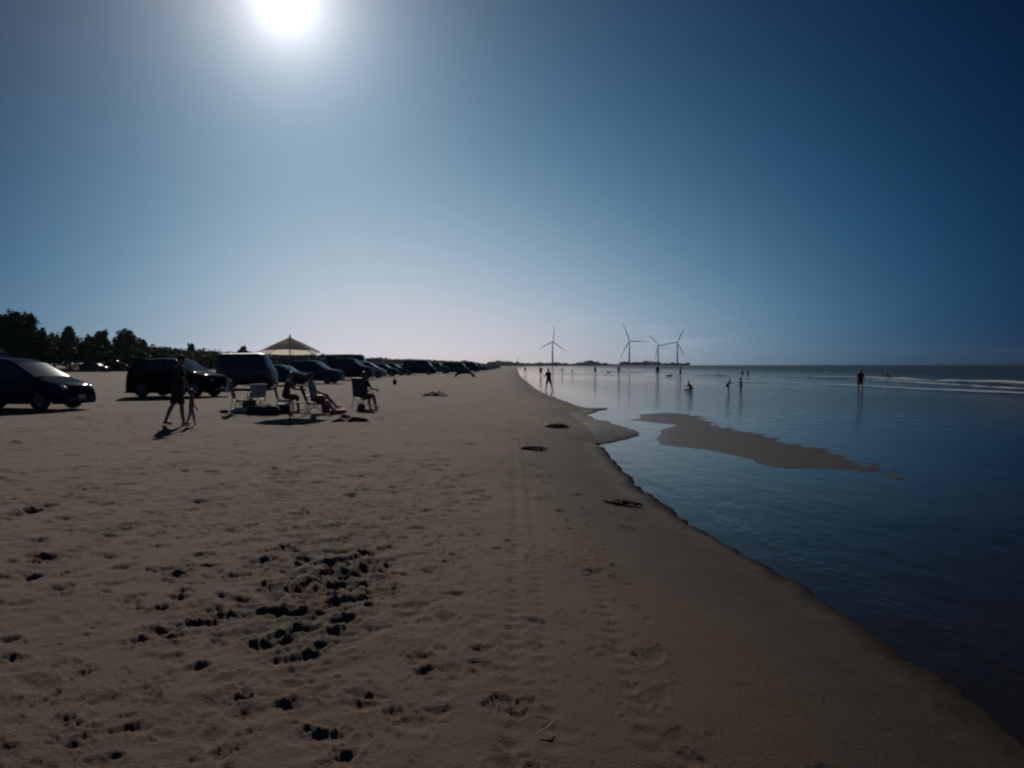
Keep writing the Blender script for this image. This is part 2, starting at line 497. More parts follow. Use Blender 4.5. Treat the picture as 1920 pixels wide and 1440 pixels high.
def car(kind, nose_px, Y, pm, label, yaw=0.0, cat='car', sx=1.0, sz=1.0, rack=False, group='cars parked along the beach', detail=True, loc=None):
    P = PROF[kind]
    L, W = P['L'], P['W']
    if loc is None:
        X = lateral(nose_px, Y) - L / 2 * sx * math.cos(yaw)
        loc = Vector((X, Y, H(X, Y)))
    root = empty('parked_van' if kind in ('van', 'boxvan', 'bus') else 'parked_car', loc, yaw, label, cat, group)
    tx = np.array([p[0] for p in P['top']]); tz = np.array([p[1] for p in P['top']])
    br = sorted(set([0, L] + list(P['ws']) + list(P['rs']) + [q for w in P['win'] for q in w] + [p[0] for p in P['top']]))
    xs = set(br)
    n = int(L / (.06 if detail else .12))
    for k in range(n + 1):
        q = L * k / n
        if min(abs(q - e) for e in br) > .02: xs.add(q)
    xs = sorted(xs)
    dense = np.linspace(0, L, 400)
    tops = np.interp(dense, tx, tz)
    ker = np.ones(9) / 9
    sm = np.convolve(np.pad(tops, 4, mode='edge'), ker, 'valid')
    zr = P['r']
    rows = []
    for x in xs:
        zt = float(np.interp(x, dense, sm))
        zb = .20
        for xc in P['wh']:
            q = (zr + .05) ** 2 - (x - xc) ** 2
            if q > 0: zb = max(zb, zr + math.sqrt(q))
        u = max(0, (x - (L - .9)) / .9); v = max(0, (.5 - x) / .5)
        w = W / 2 * (1 - .16 * u ** 2.2 - .10 * v ** 2)
        be = P['belt'][0] + (P['belt'][1] - P['belt'][0]) * x / L
        be = min(be, zt - .02)
        zb = min(zb, be - .1)
        hw = lambda z: w - .02 - .24 * max(0, z - be)
        g0 = min(be + .03, zt - .015); g1 = max(g0, zt - .075)
        sec = [(0, zb), (w - .06, zb), (w - .005, zb + .35 * (be - zb) * .5), (w, zb + .6 * (be - zb)), (w - .008, be - .03), (hw(be), be),
               (hw(g0), g0), (hw(g1), g1), (hw(zt) - .035, zt - .008), ((hw(zt)) * .5, zt + .012), (0, zt + .018)]
        rows.append((x, sec, zt - be))
    NS = len(rows[0][1])
    ring = 2 * NS - 2

    def vid(i, j): return i * ring + (j % ring)
    V = []
    for x, sec, _ in rows:
        for (y, z) in sec: V.append(((x - L / 2) * sx, y, z * sz))
        for (y, z) in reversed(sec[1:-1]): V.append(((x - L / 2) * sx, -y, z * sz))
    body = []; ws = []; rs = []; wins = {}
    for i in range(len(rows) - 1):
        xm = (rows[i][0] + rows[i + 1][0]) / 2
        for j in range(ring):
            f = (vid(i, j), vid(i + 1, j), vid(i + 1, j + 1), vid(i, j + 1))
            jj = j if j < NS - 1 else ring - 1 - j
            if jj in (8, 9) and P['ws'][0] < xm < P['ws'][1]: ws.append(f); continue
            if jj in (8, 9) and P['rs'][0] < xm < P['rs'][1]: rs.append(f); continue
            if jj == 6 and max(rows[i][2], rows[i + 1][2]) > .10:
                hit = False
                for k, (a, c) in enumerate(P['win']):
                    if a < xm < c:
                        wins.setdefault((k, j < NS - 1), []).append(f); hit = True
                if hit: continue
            body.append(f)
    body.append(tuple(vid(0, j) for j in range(ring)))
    body.append(tuple(vid(len(rows) - 1, j) for j in reversed(range(ring))))

    def sub(name, fs, m, par=root):
        ids = sorted({i for f in fs for i in f}); mp = {a: k for k, a in enumerate(ids)}
        b = MB(); b.v = [V[i] for i in ids]; b.f = [tuple(mp[i] for i in f) for f in fs]
        return b.build(name, m, par, 40)
    bo = sub('body', body, pm)
    sub('windscreen', ws, M['glass'])
    if rs: sub('rear_window', rs, M['glass'])
    for k in wins: sub('side_window', wins[k], M['glass'])
    hx = L / 2 * sx
    # dark inner shell behind the wheel arches
    MB().box((0, 0, .52 * sz), ((L - .5) * sx, W - .46, .5)).build('underbody', M['plastic'], root)
    for xc in P['wh']:
        for sy in (-1, 1):
            y = sy * (W / 2 - .12)
            c = Vector(((xc - L / 2) * sx, y, zr))
            wl = empty('wheel', c); wl.parent = root
            b = MB()
            prof = [(-.10, zr * .62), (-.10, zr * .9), (-.07, zr), (.07, zr), (.10, zr * .9), (.10, zr * .62)]
            nn = 20
            vs = [(rr * math.cos(2 * math.pi * k / nn), yy, rr * math.sin(2 * math.pi * k / nn)) for yy, rr in prof for k in range(nn)]
            fs = [(a * nn + k, a * nn + (k + 1) % nn, (a + 1) * nn + (k + 1) % nn, (a + 1) * nn + k) for a in range(5) for k in range(nn)]
            b.add(vs, fs); b.build('tyre', M['tyre'], wl)
            b = MB()
            b.tube([(0, -.06, 0), (0, .06, 0)], zr * .62, 20)
            for q in range(5):
                a = 2 * math.pi * q / 5
                b.tube([(0, sy * .07, 0), (zr * .55 * math.cos(a), sy * .075, zr * .55 * math.sin(a))], .03, 6)
            b.build('rim', M['rim'], wl)
    if not detail:
        return root
    for sy in (-1, 1):
        zl = min(.78, P['belt'][1] - .22) if kind not in ('van', 'bus') else .85
        b = MB().ball((hx - .20 * sx, sy * W * .355, zl * sz), (.17, .13, .075), 12, 8, Matrix.Rotation(R(12), 3, 'Y'))
        b.build('headlight', M['lamp'], root)
        b = MB().ball((-hx + .06, sy * W * .41, (zl + .12) * sz), (.06, .07, .13), 10, 8)
        b.build('tail_light', M['tail'], root)
        xm = P['win'][-1][1] - .12 - L / 2
        b = MB().ball((xm * sx, sy * (W / 2 + .09), (P['belt'][1] + .06) * sz), (.06, .10, .075), 10, 8)
        b.tube([(xm * sx, sy * (W / 2 - .06), P['belt'][1] * sz), (xm * sx, sy * (W / 2 + .06), (P['belt'][1] + .03) * sz)], .02, 6)
        b.build('wing_mirror', pm, root)
        for k, (a, c) in enumerate(P['win']):
            xh = (a + .12 - L / 2) * sx
            MB().box((xh, sy * (W / 2 + .004), (P['belt'][0] - .10) * sz), (.16, .03, .03)).build('door_handle', M['plastic'], root)
    MB().box((hx - .02, 0, .34), (.10, W * .72, .14)).build('front_bumper', M['plastic'], root)
    MB().box((hx + .035, 0, .42), (.02, .32, .13)).build('number_plate', M['plate'], root)
    MB().box((-hx + .0, 0, .40), (.12, W * .8, .14)).build('rear_bumper', M['plastic'], root)
    if rack:
        zt = max(p[1] for p in P['top']) * sz
        b = MB()
        for sy in (-1, 1):
            b.tube([(-L * .32, sy * .52, zt), (-L * .30, sy * .52, zt + .09), (L * .08, sy * .52, zt + .09), (L * .10, sy * .52, zt)], .018, 6)
        for x in (-L * .22, 0):
            b.tube([(x, -.52, zt + .09), (x, .52, zt + .09)], .016, 6)
        b.build('roof_rack', M['plastic'], root)
    return root


p_navy = paint('dark_navy_paint', (.010, .016, .026))
p_black = paint('black_paint', (.006, .006, .008))
p_teal = paint('dark_teal_paint', (.012, .045, .060))
p_blue = paint('dusky_blue_paint', (.020, .040, .075))
p_grey = paint('grey_paint', (.10, .11, .12))
p_silver = paint('silver_paint', (.30, .31, .33))
p_maroon = mat('faded_maroon_paint', (.045, .017, .017), .5, coat=.3, var=.15, scale=3)
p_white = paint('white_paint', (.55, .56, .57))
p_green = paint('grey_green_paint', (.05, .075, .07))

car('mpv', 160, 25.0, p_navy, 'dark navy people carrier parked nearest the camera, nose to the sea', yaw=R(-7), cat='car')
car('van', 44, 30.5, p_black, 'black tall van cut by the left edge, behind the navy people carrier', yaw=R(-4), cat='van', rack=True)
car('suv', 420, 35.0, p_black, 'black sport utility car parked behind the walking adult and toddler', yaw=R(-9), sx=.93)
car('suv', 402, 45.0, p_grey, 'grey car with roof rack, hidden mostly behind the black sport utility car', rack=True, yaw=R(-3), sz=1.05)
car('boxvan', 516, 47.0, p_maroon, 'faded maroon boxy van behind the pale folding chair', cat='van', sz=1.1)
car('sedan', 582, 54.0, p_teal, 'dark teal saloon low in front of the blue car, behind the umbrella pole', yaw=R(-6))
car('suv', 642, 60.0, p_blue, 'dusky blue car with sunlit windscreen right behind the beach umbrella', yaw=R(-6), sz=1.04)
car('bus', 690, 98.0, p_green, 'grey green high camper van standing tallest in the car row', cat='van', sz=1.02)
car('suv', 700, 76.0, p_navy, 'dark navy car behind the high backed camp chair', sz=1.25, rack=True, yaw=R(-5))
car('mpv', 724, 86.0, p_silver, 'silver people carrier showing only its pale sloping nose beside the dark navy car', sz=1.12)
car('sedan', 748, 98.0, p_blue, 'blue saloon next after the silver people carrier in the row', sz=1.1)
car('mpv', 764, 108.0, p_teal, 'teal people carrier above the small dark beach bag', sz=1.08)
car('sedan', 777, 120.0, p_white, 'white saloon with bright bonnet left of the black vans', sz=1.1)
car('van', 817, 114.0, p_black, 'black van in the middle distance of the car row', cat='van')
car('suv', 843, 134.0, p_grey, 'grey sport utility car just right of the middle black van', sz=1.15)
car('van', 879, 140.0, p_green, 'grey green van behind the low dark beach tent', cat='van', sz=.92)
car('van', 900, 166.0, p_black, 'black van at the far right end of the dense car row', cat='van', sz=1.02)
far_lab = ['navy car beyond the end of the dense row', 'silver car beyond the end of the dense row, next to the navy one',
           'grey car further along the empty sand', 'black car near the farthest end of the row', 'pale van farthest along the beach row']
for i, (px, Y, k, pm) in enumerate(((914, 195, 'suv', p_navy), (921, 225, 'sedan', p_silver), (928, 260, 'suv', p_grey), (933, 305, 'mpv', p_black), (939, 360, 'van', p_white))):
    car(k, px, Y, pm, far_lab[i], detail=False, cat='van' if k == 'van' else 'car')
for px, Y, k, pm, lb in ((204, 128, 'sedan', p_grey, 'far grey saloon under the trees, left of the other glinting car'),
                         (243, 136, 'suv', p_black, 'far dark car under the trees with a glinting windscreen'),
                         (268, 150, 'mpv', p_silver, 'far silver people carrier under the trees behind the black sport utility car')):
    car(k, px, Y, pm, lb, detail=False, group='cars parked under the trees')

# ------------------------------------------------------------------ umbrella
ub = ground(543, 772)
um = empty('beach_umbrella', ub, 0, 'beige canvas beach umbrella on a wooden pole above the seated group', 'umbrella')
um.rotation_euler = (R(-4.2), R(-.5), 0)
RAD, ZR, ZA = .97, 1.88, 2.33
cb = MB()
N8 = 8; sub_ = 6; rings = 8
vs = []
for a in range(N8 * sub_):
    q = 2 * math.pi * a / (N8 * sub_) + R(12)
    fr = (a % sub_) / sub_
    chord = math.cos(math.pi / N8) / math.cos(math.pi / N8 - fr * 2 * math.pi / N8)
    for k in range(rings + 1):
        u = k / rings
        r = .03 + (RAD - .03) * u * (1 - (1 - chord) * u)
        z = ZA - (ZA - ZR) * (.8 * u + .2 * u ** 2) - .035 * math.sin(math.pi * fr) * u * (1.3 - u)
        vs.append((r * math.cos(q), r * math.sin(q), z))
nA = N8 * sub_
fs = [(a * (rings + 1) + k, a * (rings + 1) + k + 1, ((a + 1) % nA) * (rings + 1) + k + 1, ((a + 1) % nA) * (rings + 1) + k) for a in range(nA) for k in range(rings)]
cb.add(vs, fs)
cb.build('canopy', M['canopy'], um, 25)
MB().tube([(0, 0, -.25), (0, 0, 1.0), (0, 0, ZA + .05)], [.021, .019, .017], 10).build('pole', M['wood'], um)
MB().ball((0, 0, ZA + .06), (.03, .03, .05), 10, 8).build('finial', M['wood'], um)
b = MB()
for a in range(24):
    q = 2 * math.pi * a / 24
b.tube([(0, 0, ZA - .04), (0, 0, ZA + .015)], [.15, .04], 16)
b.build('top_cap', M['valance'], um)
for a in range(N8):
    q = 2 * math.pi * a / N8 + R(12)
    MB().tube([(.03 * math.cos(q), .03 * math.sin(q), ZA - .03), (RAD * .5 * math.cos(q), RAD * .5 * math.sin(q), ZA - (ZA - ZR) * .45 - .02),
               (RAD * .99 * math.cos(q), RAD * .99 * math.sin(q), ZR - .012)], .007, 6).build('rib', M['darksteel'], um)


# ------------------------------------------------------------------ chairs and beach things
def camp_chair(pos, rz, label, fab, frame, seat_z=.40, w=.52, back=.52, arms=True, recl=12, group='folding chairs by the umbrella', cloth=None, splay=.02):
    r = empty('camp_chair', pos, rz, label, 'chair', group)
    y0, y1 = .24, -.22
    rc = R(recl)
    bt = Vector((0, y1 - math.sin(rc) * back, seat_z + math.cos(rc) * back))
    b = MB()
    nx = 6
    vs = []; fs = []
    for i in range(nx + 1):
        u = i / nx
        for k in range(nx + 1):
            v = k / nx
            vs.append(((u - .5) * w, y0 + (y1 - y0) * v, seat_z - .05 * math.sin(math.pi * u) - .02 * math.sin(math.pi * v)))
    fs = [(i * 7 + k, i * 7 + k + 1, (i + 1) * 7 + k + 1, (i + 1) * 7 + k) for i in range(6) for k in range(6)]
    b.add(vs, fs)
    k0 = len(b.v)
    b.add([(x, y, z - .012) for x, y, z in vs], [tuple(reversed(f)) for f in fs])
    b.build('seat', M[fab], r)
    b = MB(); vs = []
    for i in range(nx + 1):
        u = i / nx
        for k in range(nx + 1):
            v = k / nx
            p = Vector((0, y1, seat_z + .03)).lerp(bt, v)
            vs.append(((u - .5) * w, p.y - .05 * math.sin(math.pi * u), p.z))
    b.add(vs, fs)
    b.add([(x, y - .012, z) for x, y, z in vs], [tuple(reversed(f)) for f in fs])
    b.build('backrest', M[fab], r)
    for sx in (-1, 1):
        x = sx * w / 2
        MB().tube([(x + sx * splay, y0 + .03, 0), (x, y0 - .02, seat_z), (x, y0 - .02, seat_z + (.2 if arms else .01))], .012, 8).build('leg', M[frame], r)
        MB().tube([(x + sx * splay, y1 - .06, 0), (x, y1, seat_z), (x, bt.y, bt.z)], .012, 8).build('leg', M[frame], r)
        MB().tube([(x, y0, .05), (x, y1, seat_z - .02)], .009, 6).build('cross_brace', M[frame], r)
        MB().tube([(x, y1, .05), (x, y0, seat_z - .02)], .009, 6).build('cross_brace', M[frame], r)
        if arms:
            MB().box((x, (y0 + y1) / 2 - .02, seat_z + .21), (.05, .50, .025)).build('armrest', M[frame], r)
    MB().tube([(-w / 2, y0 - .02, seat_z), (w / 2, y0 - .02, seat_z)], .012, 8).build('seat_rail', M[frame], r)
    MB().tube([(-w / 2, bt.y, bt.z), (w / 2, bt.y, bt.z)], .012, 8).build('back_rail', M[frame], r)
    return r


def soft(name, label, cat, pos, rz, size, m, handles=True, group=None, seed=1):
    """a slumped fabric bag"""
    r = empty(name, pos, rz, label, cat, group)
    lx, ly, lz = size
    b = MB(); vs = []; nu, nv = 20, 10
    rs = random.Random(seed)
    ph = [rs.uniform(0, 6) for _ in range(4)]
    for j in range(nv + 1):
        th = math.pi * j / nv
        for k in range(nu):
            q = 2 * math.pi * k / nu
            ex = lambda c: math.copysign(abs(c) ** .55, c)
            w = 1 + .07 * math.sin(3 * q + ph[0]) * math.sin(2 * th + ph[1])
            vs.append((lx / 2 * ex(math.sin(th)) * ex(math.cos(q)) * w, ly / 2 * ex(math.sin(th)) * ex(math.sin(q)) * w,
                       lz / 2 + lz / 2 * ex(math.cos(th)) * (1 + .10 * math.sin(2 * q + ph[2]))))
    fs = [(j * nu + k, (j + 1) * nu + k, (j + 1) * nu + (k + 1) % nu, j * nu + (k + 1) % nu) for j in range(nv) for k in range(nu)]
    b.add(vs, fs)
    b.build('body', m, r, 60)
    if handles:
        for sy in (-1, 1):
            MB().tube([(lx * (.22 * math.cos(t)), sy * ly * .15, lz * .93 + lz * .38 * math.sin(t)) for t in [math.pi * i / 8 for i in range(9)]], .012, 6).build('handle', M['plastic'], r)
    return r


# chair group
chA = ground(454, 773)
camp_chair(chA, R(-60), 'pale grey patterned folding chair at the left end of the seated group', 'greycloth', 'steel', w=.56, back=.55)
cl = MB()
vs = []
for i in range(9):
    for k in range(7):
        u, v = i / 8, k / 6
        vs.append(((u - .5) * .40, .03 * math.sin(u * 9) - .10 * (v - .3), .0 + .02 * math.sin(u * 7 + v * 5) - .34 * v + (.05 if v == 0 else 0)))
cl.add(vs, [(i * 7 + k, i * 7 + k + 1, (i + 1) * 7 + k + 1, (i + 1) * 7 + k) for i in range(8) for k in range(6)])
cl.add([(x, y + .02, z) for x, y, z in vs], [(i * 7 + k, (i + 1) * 7 + k, (i + 1) * 7 + k + 1, i * 7 + k + 1) for i in range(8) for k in range(6)])
rot = Matrix.Rotation(R(-60), 3, 'Z')
o = cl.build('towel', M['white'], None, 50, chA + rot @ Vector((0, -.40, .97)))
o.rotation_euler = (0, 0, R(-60))
tag(o, 'white towel hung over the back of the pale patterned chair', 'towel')
chA2 = ground(478, 770)
camp_chair(chA2, R(40), 'pale grey folding chair turned to the umbrella, right of the towel chair', 'greycloth', 'steel', w=.50, back=.45, arms=False)

soft('duffel_bag', 'long black duffel bag lying on the sand left of the umbrella pole', 'bag', ground(494, 777), R(5), (.95, .36, .26), M['black'], seed=3)
soft('blanket', 'crumpled grey patterned blanket on the sand under the two pale chairs', 'blanket', ground(458, 775), R(15), (.85, .5, .16), M['greycloth'], handles=False, seed=21)
soft('holdall', 'dark holdall standing between the two pale folding chairs', 'bag', ground(468, 768), R(-10), (.42, .26, .34), M['bluecanvas'], seed=22)
cb_ = empty('cooler_box', ground(531, 774), R(8), 'dark blue cooler box with white lid beside the umbrella pole', 'cooler')
MB().box((0, 0, .12), (.40, .26, .24)).build('box', M['bluecanvas'], cb_)
MB().box((0, 0, .262), (.42, .28, .04)).build('lid', M['white'], cb_)
MB().tube([(-.2, 0, .20), (-.21, 0, .33), (.21, 0, .33), (.2, 0, .20)], .010, 6).build('handle', M['steel'], cb_)
soft('tote_bag', 'small magenta bag on the sand left of the patterned chair', 'bag', ground(421, 774), R(20), (.26, .16, .10), mat('magenta_cloth', (.22, .03, .12), .8), seed=5, handles=False)

tb = empty('camp_table', ground(562, 772), R(6), 'low folding table with dark top between the two seated people', 'table')
MB().box((0, 0, .30), (.62, .40, .025)).build('tabletop', M['black'], tb)
for sx in (-1, 1):
    for sy in (-1, 1):
        MB().tube([(sx * .27, sy * .17, .29), (sx * .29, sy * .18, 0)], .011, 8).build('leg', M['steel'], tb)
# person B
sB = ground(535, 769)
camp_chair(sB, R(-70), 'black folding chair under the hunched person by the umbrella pole', 'black', 'steel', w=.5, back=.42, arms=False, seat_z=.36)
person(sB + Vector((.0, 0, 0)), R(-70), 1.62, dict(lean=14, hipL=82, hipR=86, kneeL=78, kneeR=84, armL=38, armR=44, elbL=45, elbR=40, nod=15, pz=.47),
       'person in dark clothes sitting hunched left of the umbrella pole', top='navy', bottom='black', skin='skin_tan', legs=.98)
# person C
sC = ground(590, 774)
camp_chair(sC, R(-82), 'black folding chair under the reclining person right of the umbrella', 'black', 'darksteel', w=.52, back=.56, arms=True, seat_z=.33, recl=20)
person(sC + Vector((.0, 0, 0)), R(-82), 1.70, dict(lean=-12, hipL=74, hipR=100, kneeL=38, kneeR=58, footL=-25, footR=-20, armL=30, armR=40, elbL=40, elbR=30, nod=8, pz=.44),
       'person in pale lilac top and red shorts reclining with legs stretched out', top='lilac', bottom='red', skin='skin_tan', legs=.75)
bk = empty('beach_bucket', ground(611, 772), 0, 'blue beach bucket standing beside the reclining person', 'bucket')
b = MB(); b.tube([(0, 0, 0), (0, 0, .26)], [.12, .16], 20); b.build('pail', M['blue'], bk)
MB().tube([(0, 0, .245), (0, 0, .27)], [.168, .168], 20).build('rim', M['white'], bk)
MB().tube([(.16 * math.cos(t), 0, .26 + .16 * math.sin(t)) for t in [math.pi * i / 10 for i in range(11)]], .008, 6).build('handle', M['white'], bk)
soft('towel_heap', 'crumpled coral red towel on the sand at the reclining feet', 'towel', ground(634, 776), R(10), (.52, .34, .14), M['pinkred'], handles=False, seed=8)
# chair D
sD = ground(681, 766)
camp_chair(sD, R(-35), 'dark blue high backed camp chair under the person sitting apart on the right', 'bluecanvas', 'steel', w=.50, back=.68, arms=True, seat_z=.38, recl=6)
person(sD + Vector((.0, 0, 0)), R(-35), 1.66, dict(lean=4, hipL=84, hipR=88, kneeL=80, kneeR=72, armL=30, armR=34, elbL=50, elbR=45, nod=12, pz=.47),
       'person in navy top and red shorts sitting upright in the high backed chair', top='navy', bottom='red', skin='skin_tan', legs=.8)
soft('rucksack', 'dark bag on the sand under the high backed chair', 'bag', ground(677, 769), R(-20), (.26, .18, .18), M['char'], seed=9)
soft('beach_bag', 'small dark upright beach bag alone on the open sand', 'bag', ground(740, 721), R(0), (.30, .22, .38), M['black'], seed=10)
# low dark beach tent far away
tp = ground(872, 707)
tn = empty('beach_tent', tp, R(-5), 'low dark pop up beach tent at the seaward side of the cars', 'tent')
b = MB(); vs = []
for i in range(13):
    t = math.pi * i / 12
    for k in range(7):
        u = k / 6
        vs.append((1.25 * math.cos(t), 1.0 * (u - .5) * 1.2, .92 * math.sin(t) * (1 - .55 * u * u)))
b.add(vs, [(i * 7 + k, (i + 1) * 7 + k, (i + 1) * 7 + k + 1, i * 7 + k + 1) for i in range(12) for k in range(6)])
b.build('canopy', M['bluecanvas'], tn)
b = MB(); b.tube([(1.25 * math.cos(math.pi * i / 12), -.6, .92 * math.sin(math.pi * i / 12)) for i in range(13)], .02, 6); b.build('hoop', M['darksteel'], tn)
soft('tote_bag', 'orange brown bag beside the low dark beach tent', 'bag', ground(887, 706), 0, (.5, .4, .35), M['orange'], seed=12)


def mound(pos, rz, size, label, m, name='sand_heap', cat='sand heap', seed=1, group=None):
    rs = np.random.default_rng(seed)
    nr, na = 14, 40
    vs = [(0, 0, size[2])]; fs = []
    for i in range(1, nr + 1):
        u = i / nr
        for k in range(na):
            q = 2 * math.pi * k / na
            e = 1 + .22 * math.sin(3 * q + seed) + .12 * math.sin(7 * q + 2 * seed)
            x, y = size[0] / 2 * u * e * math.cos(q), size[1] / 2 * u * e * math.sin(q)
            z = size[2] * (1 - u * u) * (1 + .7 * float(vnoise(np.array([x * 6 + seed * 3.]), np.array([y * 6.]))[0])) - .03 * u
            vs.append((x, y, z))
    fs += [(0, 1 + k, 1 + (k + 1) % na) for k in range(na)]
    fs += [(1 + i * na + k, 1 + (i + 1) * na + k, 1 + (i + 1) * na + (k + 1) % na, 1 + i * na + (k + 1) % na) for i in range(nr - 1) for k in range(na)]
    o = MB().add(vs, fs).build(name, m, None, 80, pos)
    o.rotation_euler = (0, 0, rz)
    return tag(o, label, cat, group)


mound(ground(652, 789), 0, (1.15, .9, .13), 'brown heap of dug damp sand in front of the high backed chair', M['sandpile'], seed=2)
mound(ground(818, 742), 0, (1.5, 1.4, .16), 'dark heap of dug sand alone on the open beach', M['sandpile'], seed=4)


def weed(pos, size, label, seed, n=150):
    rs = random.Random(seed)
    b = MB()
    for i in range(n):
        q = rs.uniform(0, 6.28); r = math.sqrt(rs.random())
        p = Vector((size[0] / 2 * r * math.cos(q), size[1] / 2 * r * math.sin(q), size[2] * (1 - r) * rs.random() + .005))
        a = rs.uniform(0, 6.28); l = rs.uniform(.04, .12)
        d = Vector((math.cos(a) * l, math.sin(a) * l, rs.uniform(-.02, .04)))
        b.tube([p, p + d * .5 + Vector((0, 0, .012)), p + d], [.006, .008, .003], 4)
    o = b.build('seaweed_clump', M['weed'], None, 80, pos)
    return tag(o, label, 'seaweed', 'seaweed clumps washed up on the sand')


weed(ground(1046, 801), (.55, .45, .13), 'dark seaweed clump lying by the narrow spit of sand', 1, 260)
weed(ground(1001, 843), (.45, .30, .07), 'flat dark seaweed clump left of the pool edge', 2, 160)
weed(ground(1168, 946), (.40, .12, .03), 'thin seaweed strand lying near the water edge', 3, 70)
#weed(ground(845, 1249), (.20, .14, .03), 'small seaweed clump in the foreground below the dug patch', 4, 90)
#weed(ground(1042, 1303), (.13, .10, .025), 'small seaweed clump at the right end of the foreground pits', 5, 70)
o = MB().tube([(-.05, -.03, .004), (0, .01, .012), (.03, .07, .01)], [.0025, .003, .0015], 6).build('stick', M['stick'], None, 80, ground(1027, 1375) + Vector((0, 0, .01)))
tag(o, 'thin bleached stick lying in the foreground sand', 'stick')

# ------------------------------------------------------------------ walkers on the sand
ad = ground(334, 797)
person(ad, R(-58), 1.72, dict(lean=5, hipL=-15, hipR=10, kneeL=8, kneeR=5, footL=8, abdL=2, abdR=4, armR=16, aabR=22, elbR=6, armL=10, elbL=35, nod=12, turn=10),
       'adult in dark cap and loose dark clothes walking beside the toddler', top='black', bottom='black', skin='skin_tan', cap='black', long_top=.16, legs=.9, voxel=.010, loose=1.22)
ch = ground(359, 799)
person(ch, R(-70), .86, dict(lean=3, hipL=14, hipR=-12, kneeL=6, kneeR=8, armL=14, aabL=12, elbL=15, armR=-8, aabR=12, elbR=18),
       'toddler in red top and pale trousers walking beside the adult', top='red', bottom='stripe', child=True, legs=1.7, voxel=.012)

# ------------------------------------------------------------------ people in and along the water
def wade(px, py, depth=.0):
    p = at(px, py, 0)
    return Vector((p.x, p.y, -depth))


walk = dict(lean=4, hipL=22, hipR=-18, kneeL=12, kneeR=16, footR=10, armL=-18, armR=18, elbL=20, elbR=20)
stand = dict(lean=2, hipL=3, hipR=-2, armL=6, armR=4)
G = 'bathers in the shallow sea'
person(ground(1029, 733) + Vector((0, 0, -.01)), R(25), 1.64, dict(walk, lean=8, armL=30, elbL=70), 'person in dark shirt and shorts walking along the waterline', top='black', bottom='black', skin='skin_tan', legs=.8, voxel=.014)
person(wade(1014, 706, .02), R(160), 1.6, stand, 'small dark figure standing beyond the walker on the waterline', top='black', bottom='navy', group=G, voxel=.02)
person(wade(985, 701, .02), R(30), 1.6, walk, 'pale figure farthest along the waterline at the left of the bathers', top='greycloth', bottom='greycloth', group=G, voxel=.02)
person(wade(1056, 700, .1), R(100), 1.55, dict(lean=45, hipL=40, hipR=35, kneeL=30, kneeR=25, armL=20, armR=50), 'bather bending down left in the far shallows pair', top='navy', bottom='black', group=G, voxel=.02)
person(wade(1072, 700, .1), R(-100), 1.35, dict(lean=35, hipL=60, hipR=55, kneeL=70, kneeR=75, armL=50, armR=20), 'bather crouching right in the far shallows pair', top='black', bottom='black', group=G, voxel=.02)
person(wade(1116, 703, .08), R(15), 1.7, walk, 'wader in mid stride below the gap between the first two turbines', top='char', bottom='navy', group=G, voxel=.02)
person(wade(1160, 703, .1), R(-40), 1.75, dict(stand, aabL=40, aabR=40), 'wader with elbows out just left of the second turbine', top='black', bottom='black', group=G, voxel=.02)
person(wade(1233, 706, .1), R(0), 1.8, stand, 'wader standing directly below the third turbine', top='navy', bottom='navy', group=G, voxel=.02)
person(wade(1276, 710, .12), R(90), 1.75, dict(stand, hipL=10), 'slim wader standing directly below the rightmost turbine', top='teal', bottom='black', group=G, voxel=.02)
pp = wade(1297, 731)
person(pp, R(115), 1.35, dict(lean=38, hipL=95, hipR=85, kneeL=25, kneeR=15, armL=-10, armR=30, elbL=20, pz=.10), 'child sitting in the shallows with legs stretched left', top='black', bottom='black', group=G, voxel=.014)
person(wade(1363, 732, .14), R(-60), 1.05, dict(lean=42, hipL=60, hipR=45, kneeL=60, kneeR=55, armL=50, armR=60, elbL=10, elbR=20), 'small child crouching in the shallows left of the other', top='black', bottom='black', child=True, group=G, voxel=.014)
person(wade(1390, 732, .22), R(60), 1.10, dict(lean=8, hipL=12, hipR=5, kneeL=15, armL=25, armR=20, aabL=40), 'small child standing thigh deep right of the crouching child', top='black', bottom='navy', child=True, group=G, voxel=.014)
person(wade(1392, 702, .85), R(10), 1.65, stand, 'bather waist deep beyond the surf, left of the distant pair', top='black', bottom='black', group=G, voxel=.02)
person(wade(1402, 702, .75), R(-60), 1.7, stand, 'bather waist deep beyond the surf, right of the distant pair', top='navy', bottom='black', group=G, voxel=.02)
person(wade(1613, 731, .25), R(170), 1.70, dict(stand, aabL=14, aabR=14, elbL=30), 'lone dark bather standing in the surf on the right', top='black', bottom='black', skin='skin_tan', group=G, voxel=.014)
person(wade(1667, 709, .75), R(80), 1.65, dict(lean=30, hipL=25, hipR=20, armL=70, armR=60), 'bather leaning into a wave right of the lone dark bather', top='black', bottom='black', group=G, voxel=.02)


def ring_float(px, py, label, m, r=.42):
    p = at(px, py, 0)
    o = empty('swim_ring', p + Vector((0, 0, .05)), 0, label, 'swim ring', 'swim rings on the water')
    b = MB(); n, k2 = 24, 10; vs = []
    for i in range(n):
        a = 2 * math.pi * i / n
        for k in range(k2):
            q = 2 * math.pi * k / k2
            rr = r + .14 * math.cos(q)
            vs.append((rr * math.cos(a), rr * math.sin(a), .14 * math.sin(q)))
    b.add(vs, [(i * k2 + k, ((i + 1) % n) * k2 + k, ((i + 1) % n) * k2 + (k + 1) % k2, i * k2 + (k + 1) % k2) for i in range(n) for k in range(k2)])
    b.build('tube', m, o)
    MB().tube([(r * .9, .05, .13), (r * .95, .0, .20), (r, -.05, .13)], .02, 6).build('valve', M['white'], o)
    return o


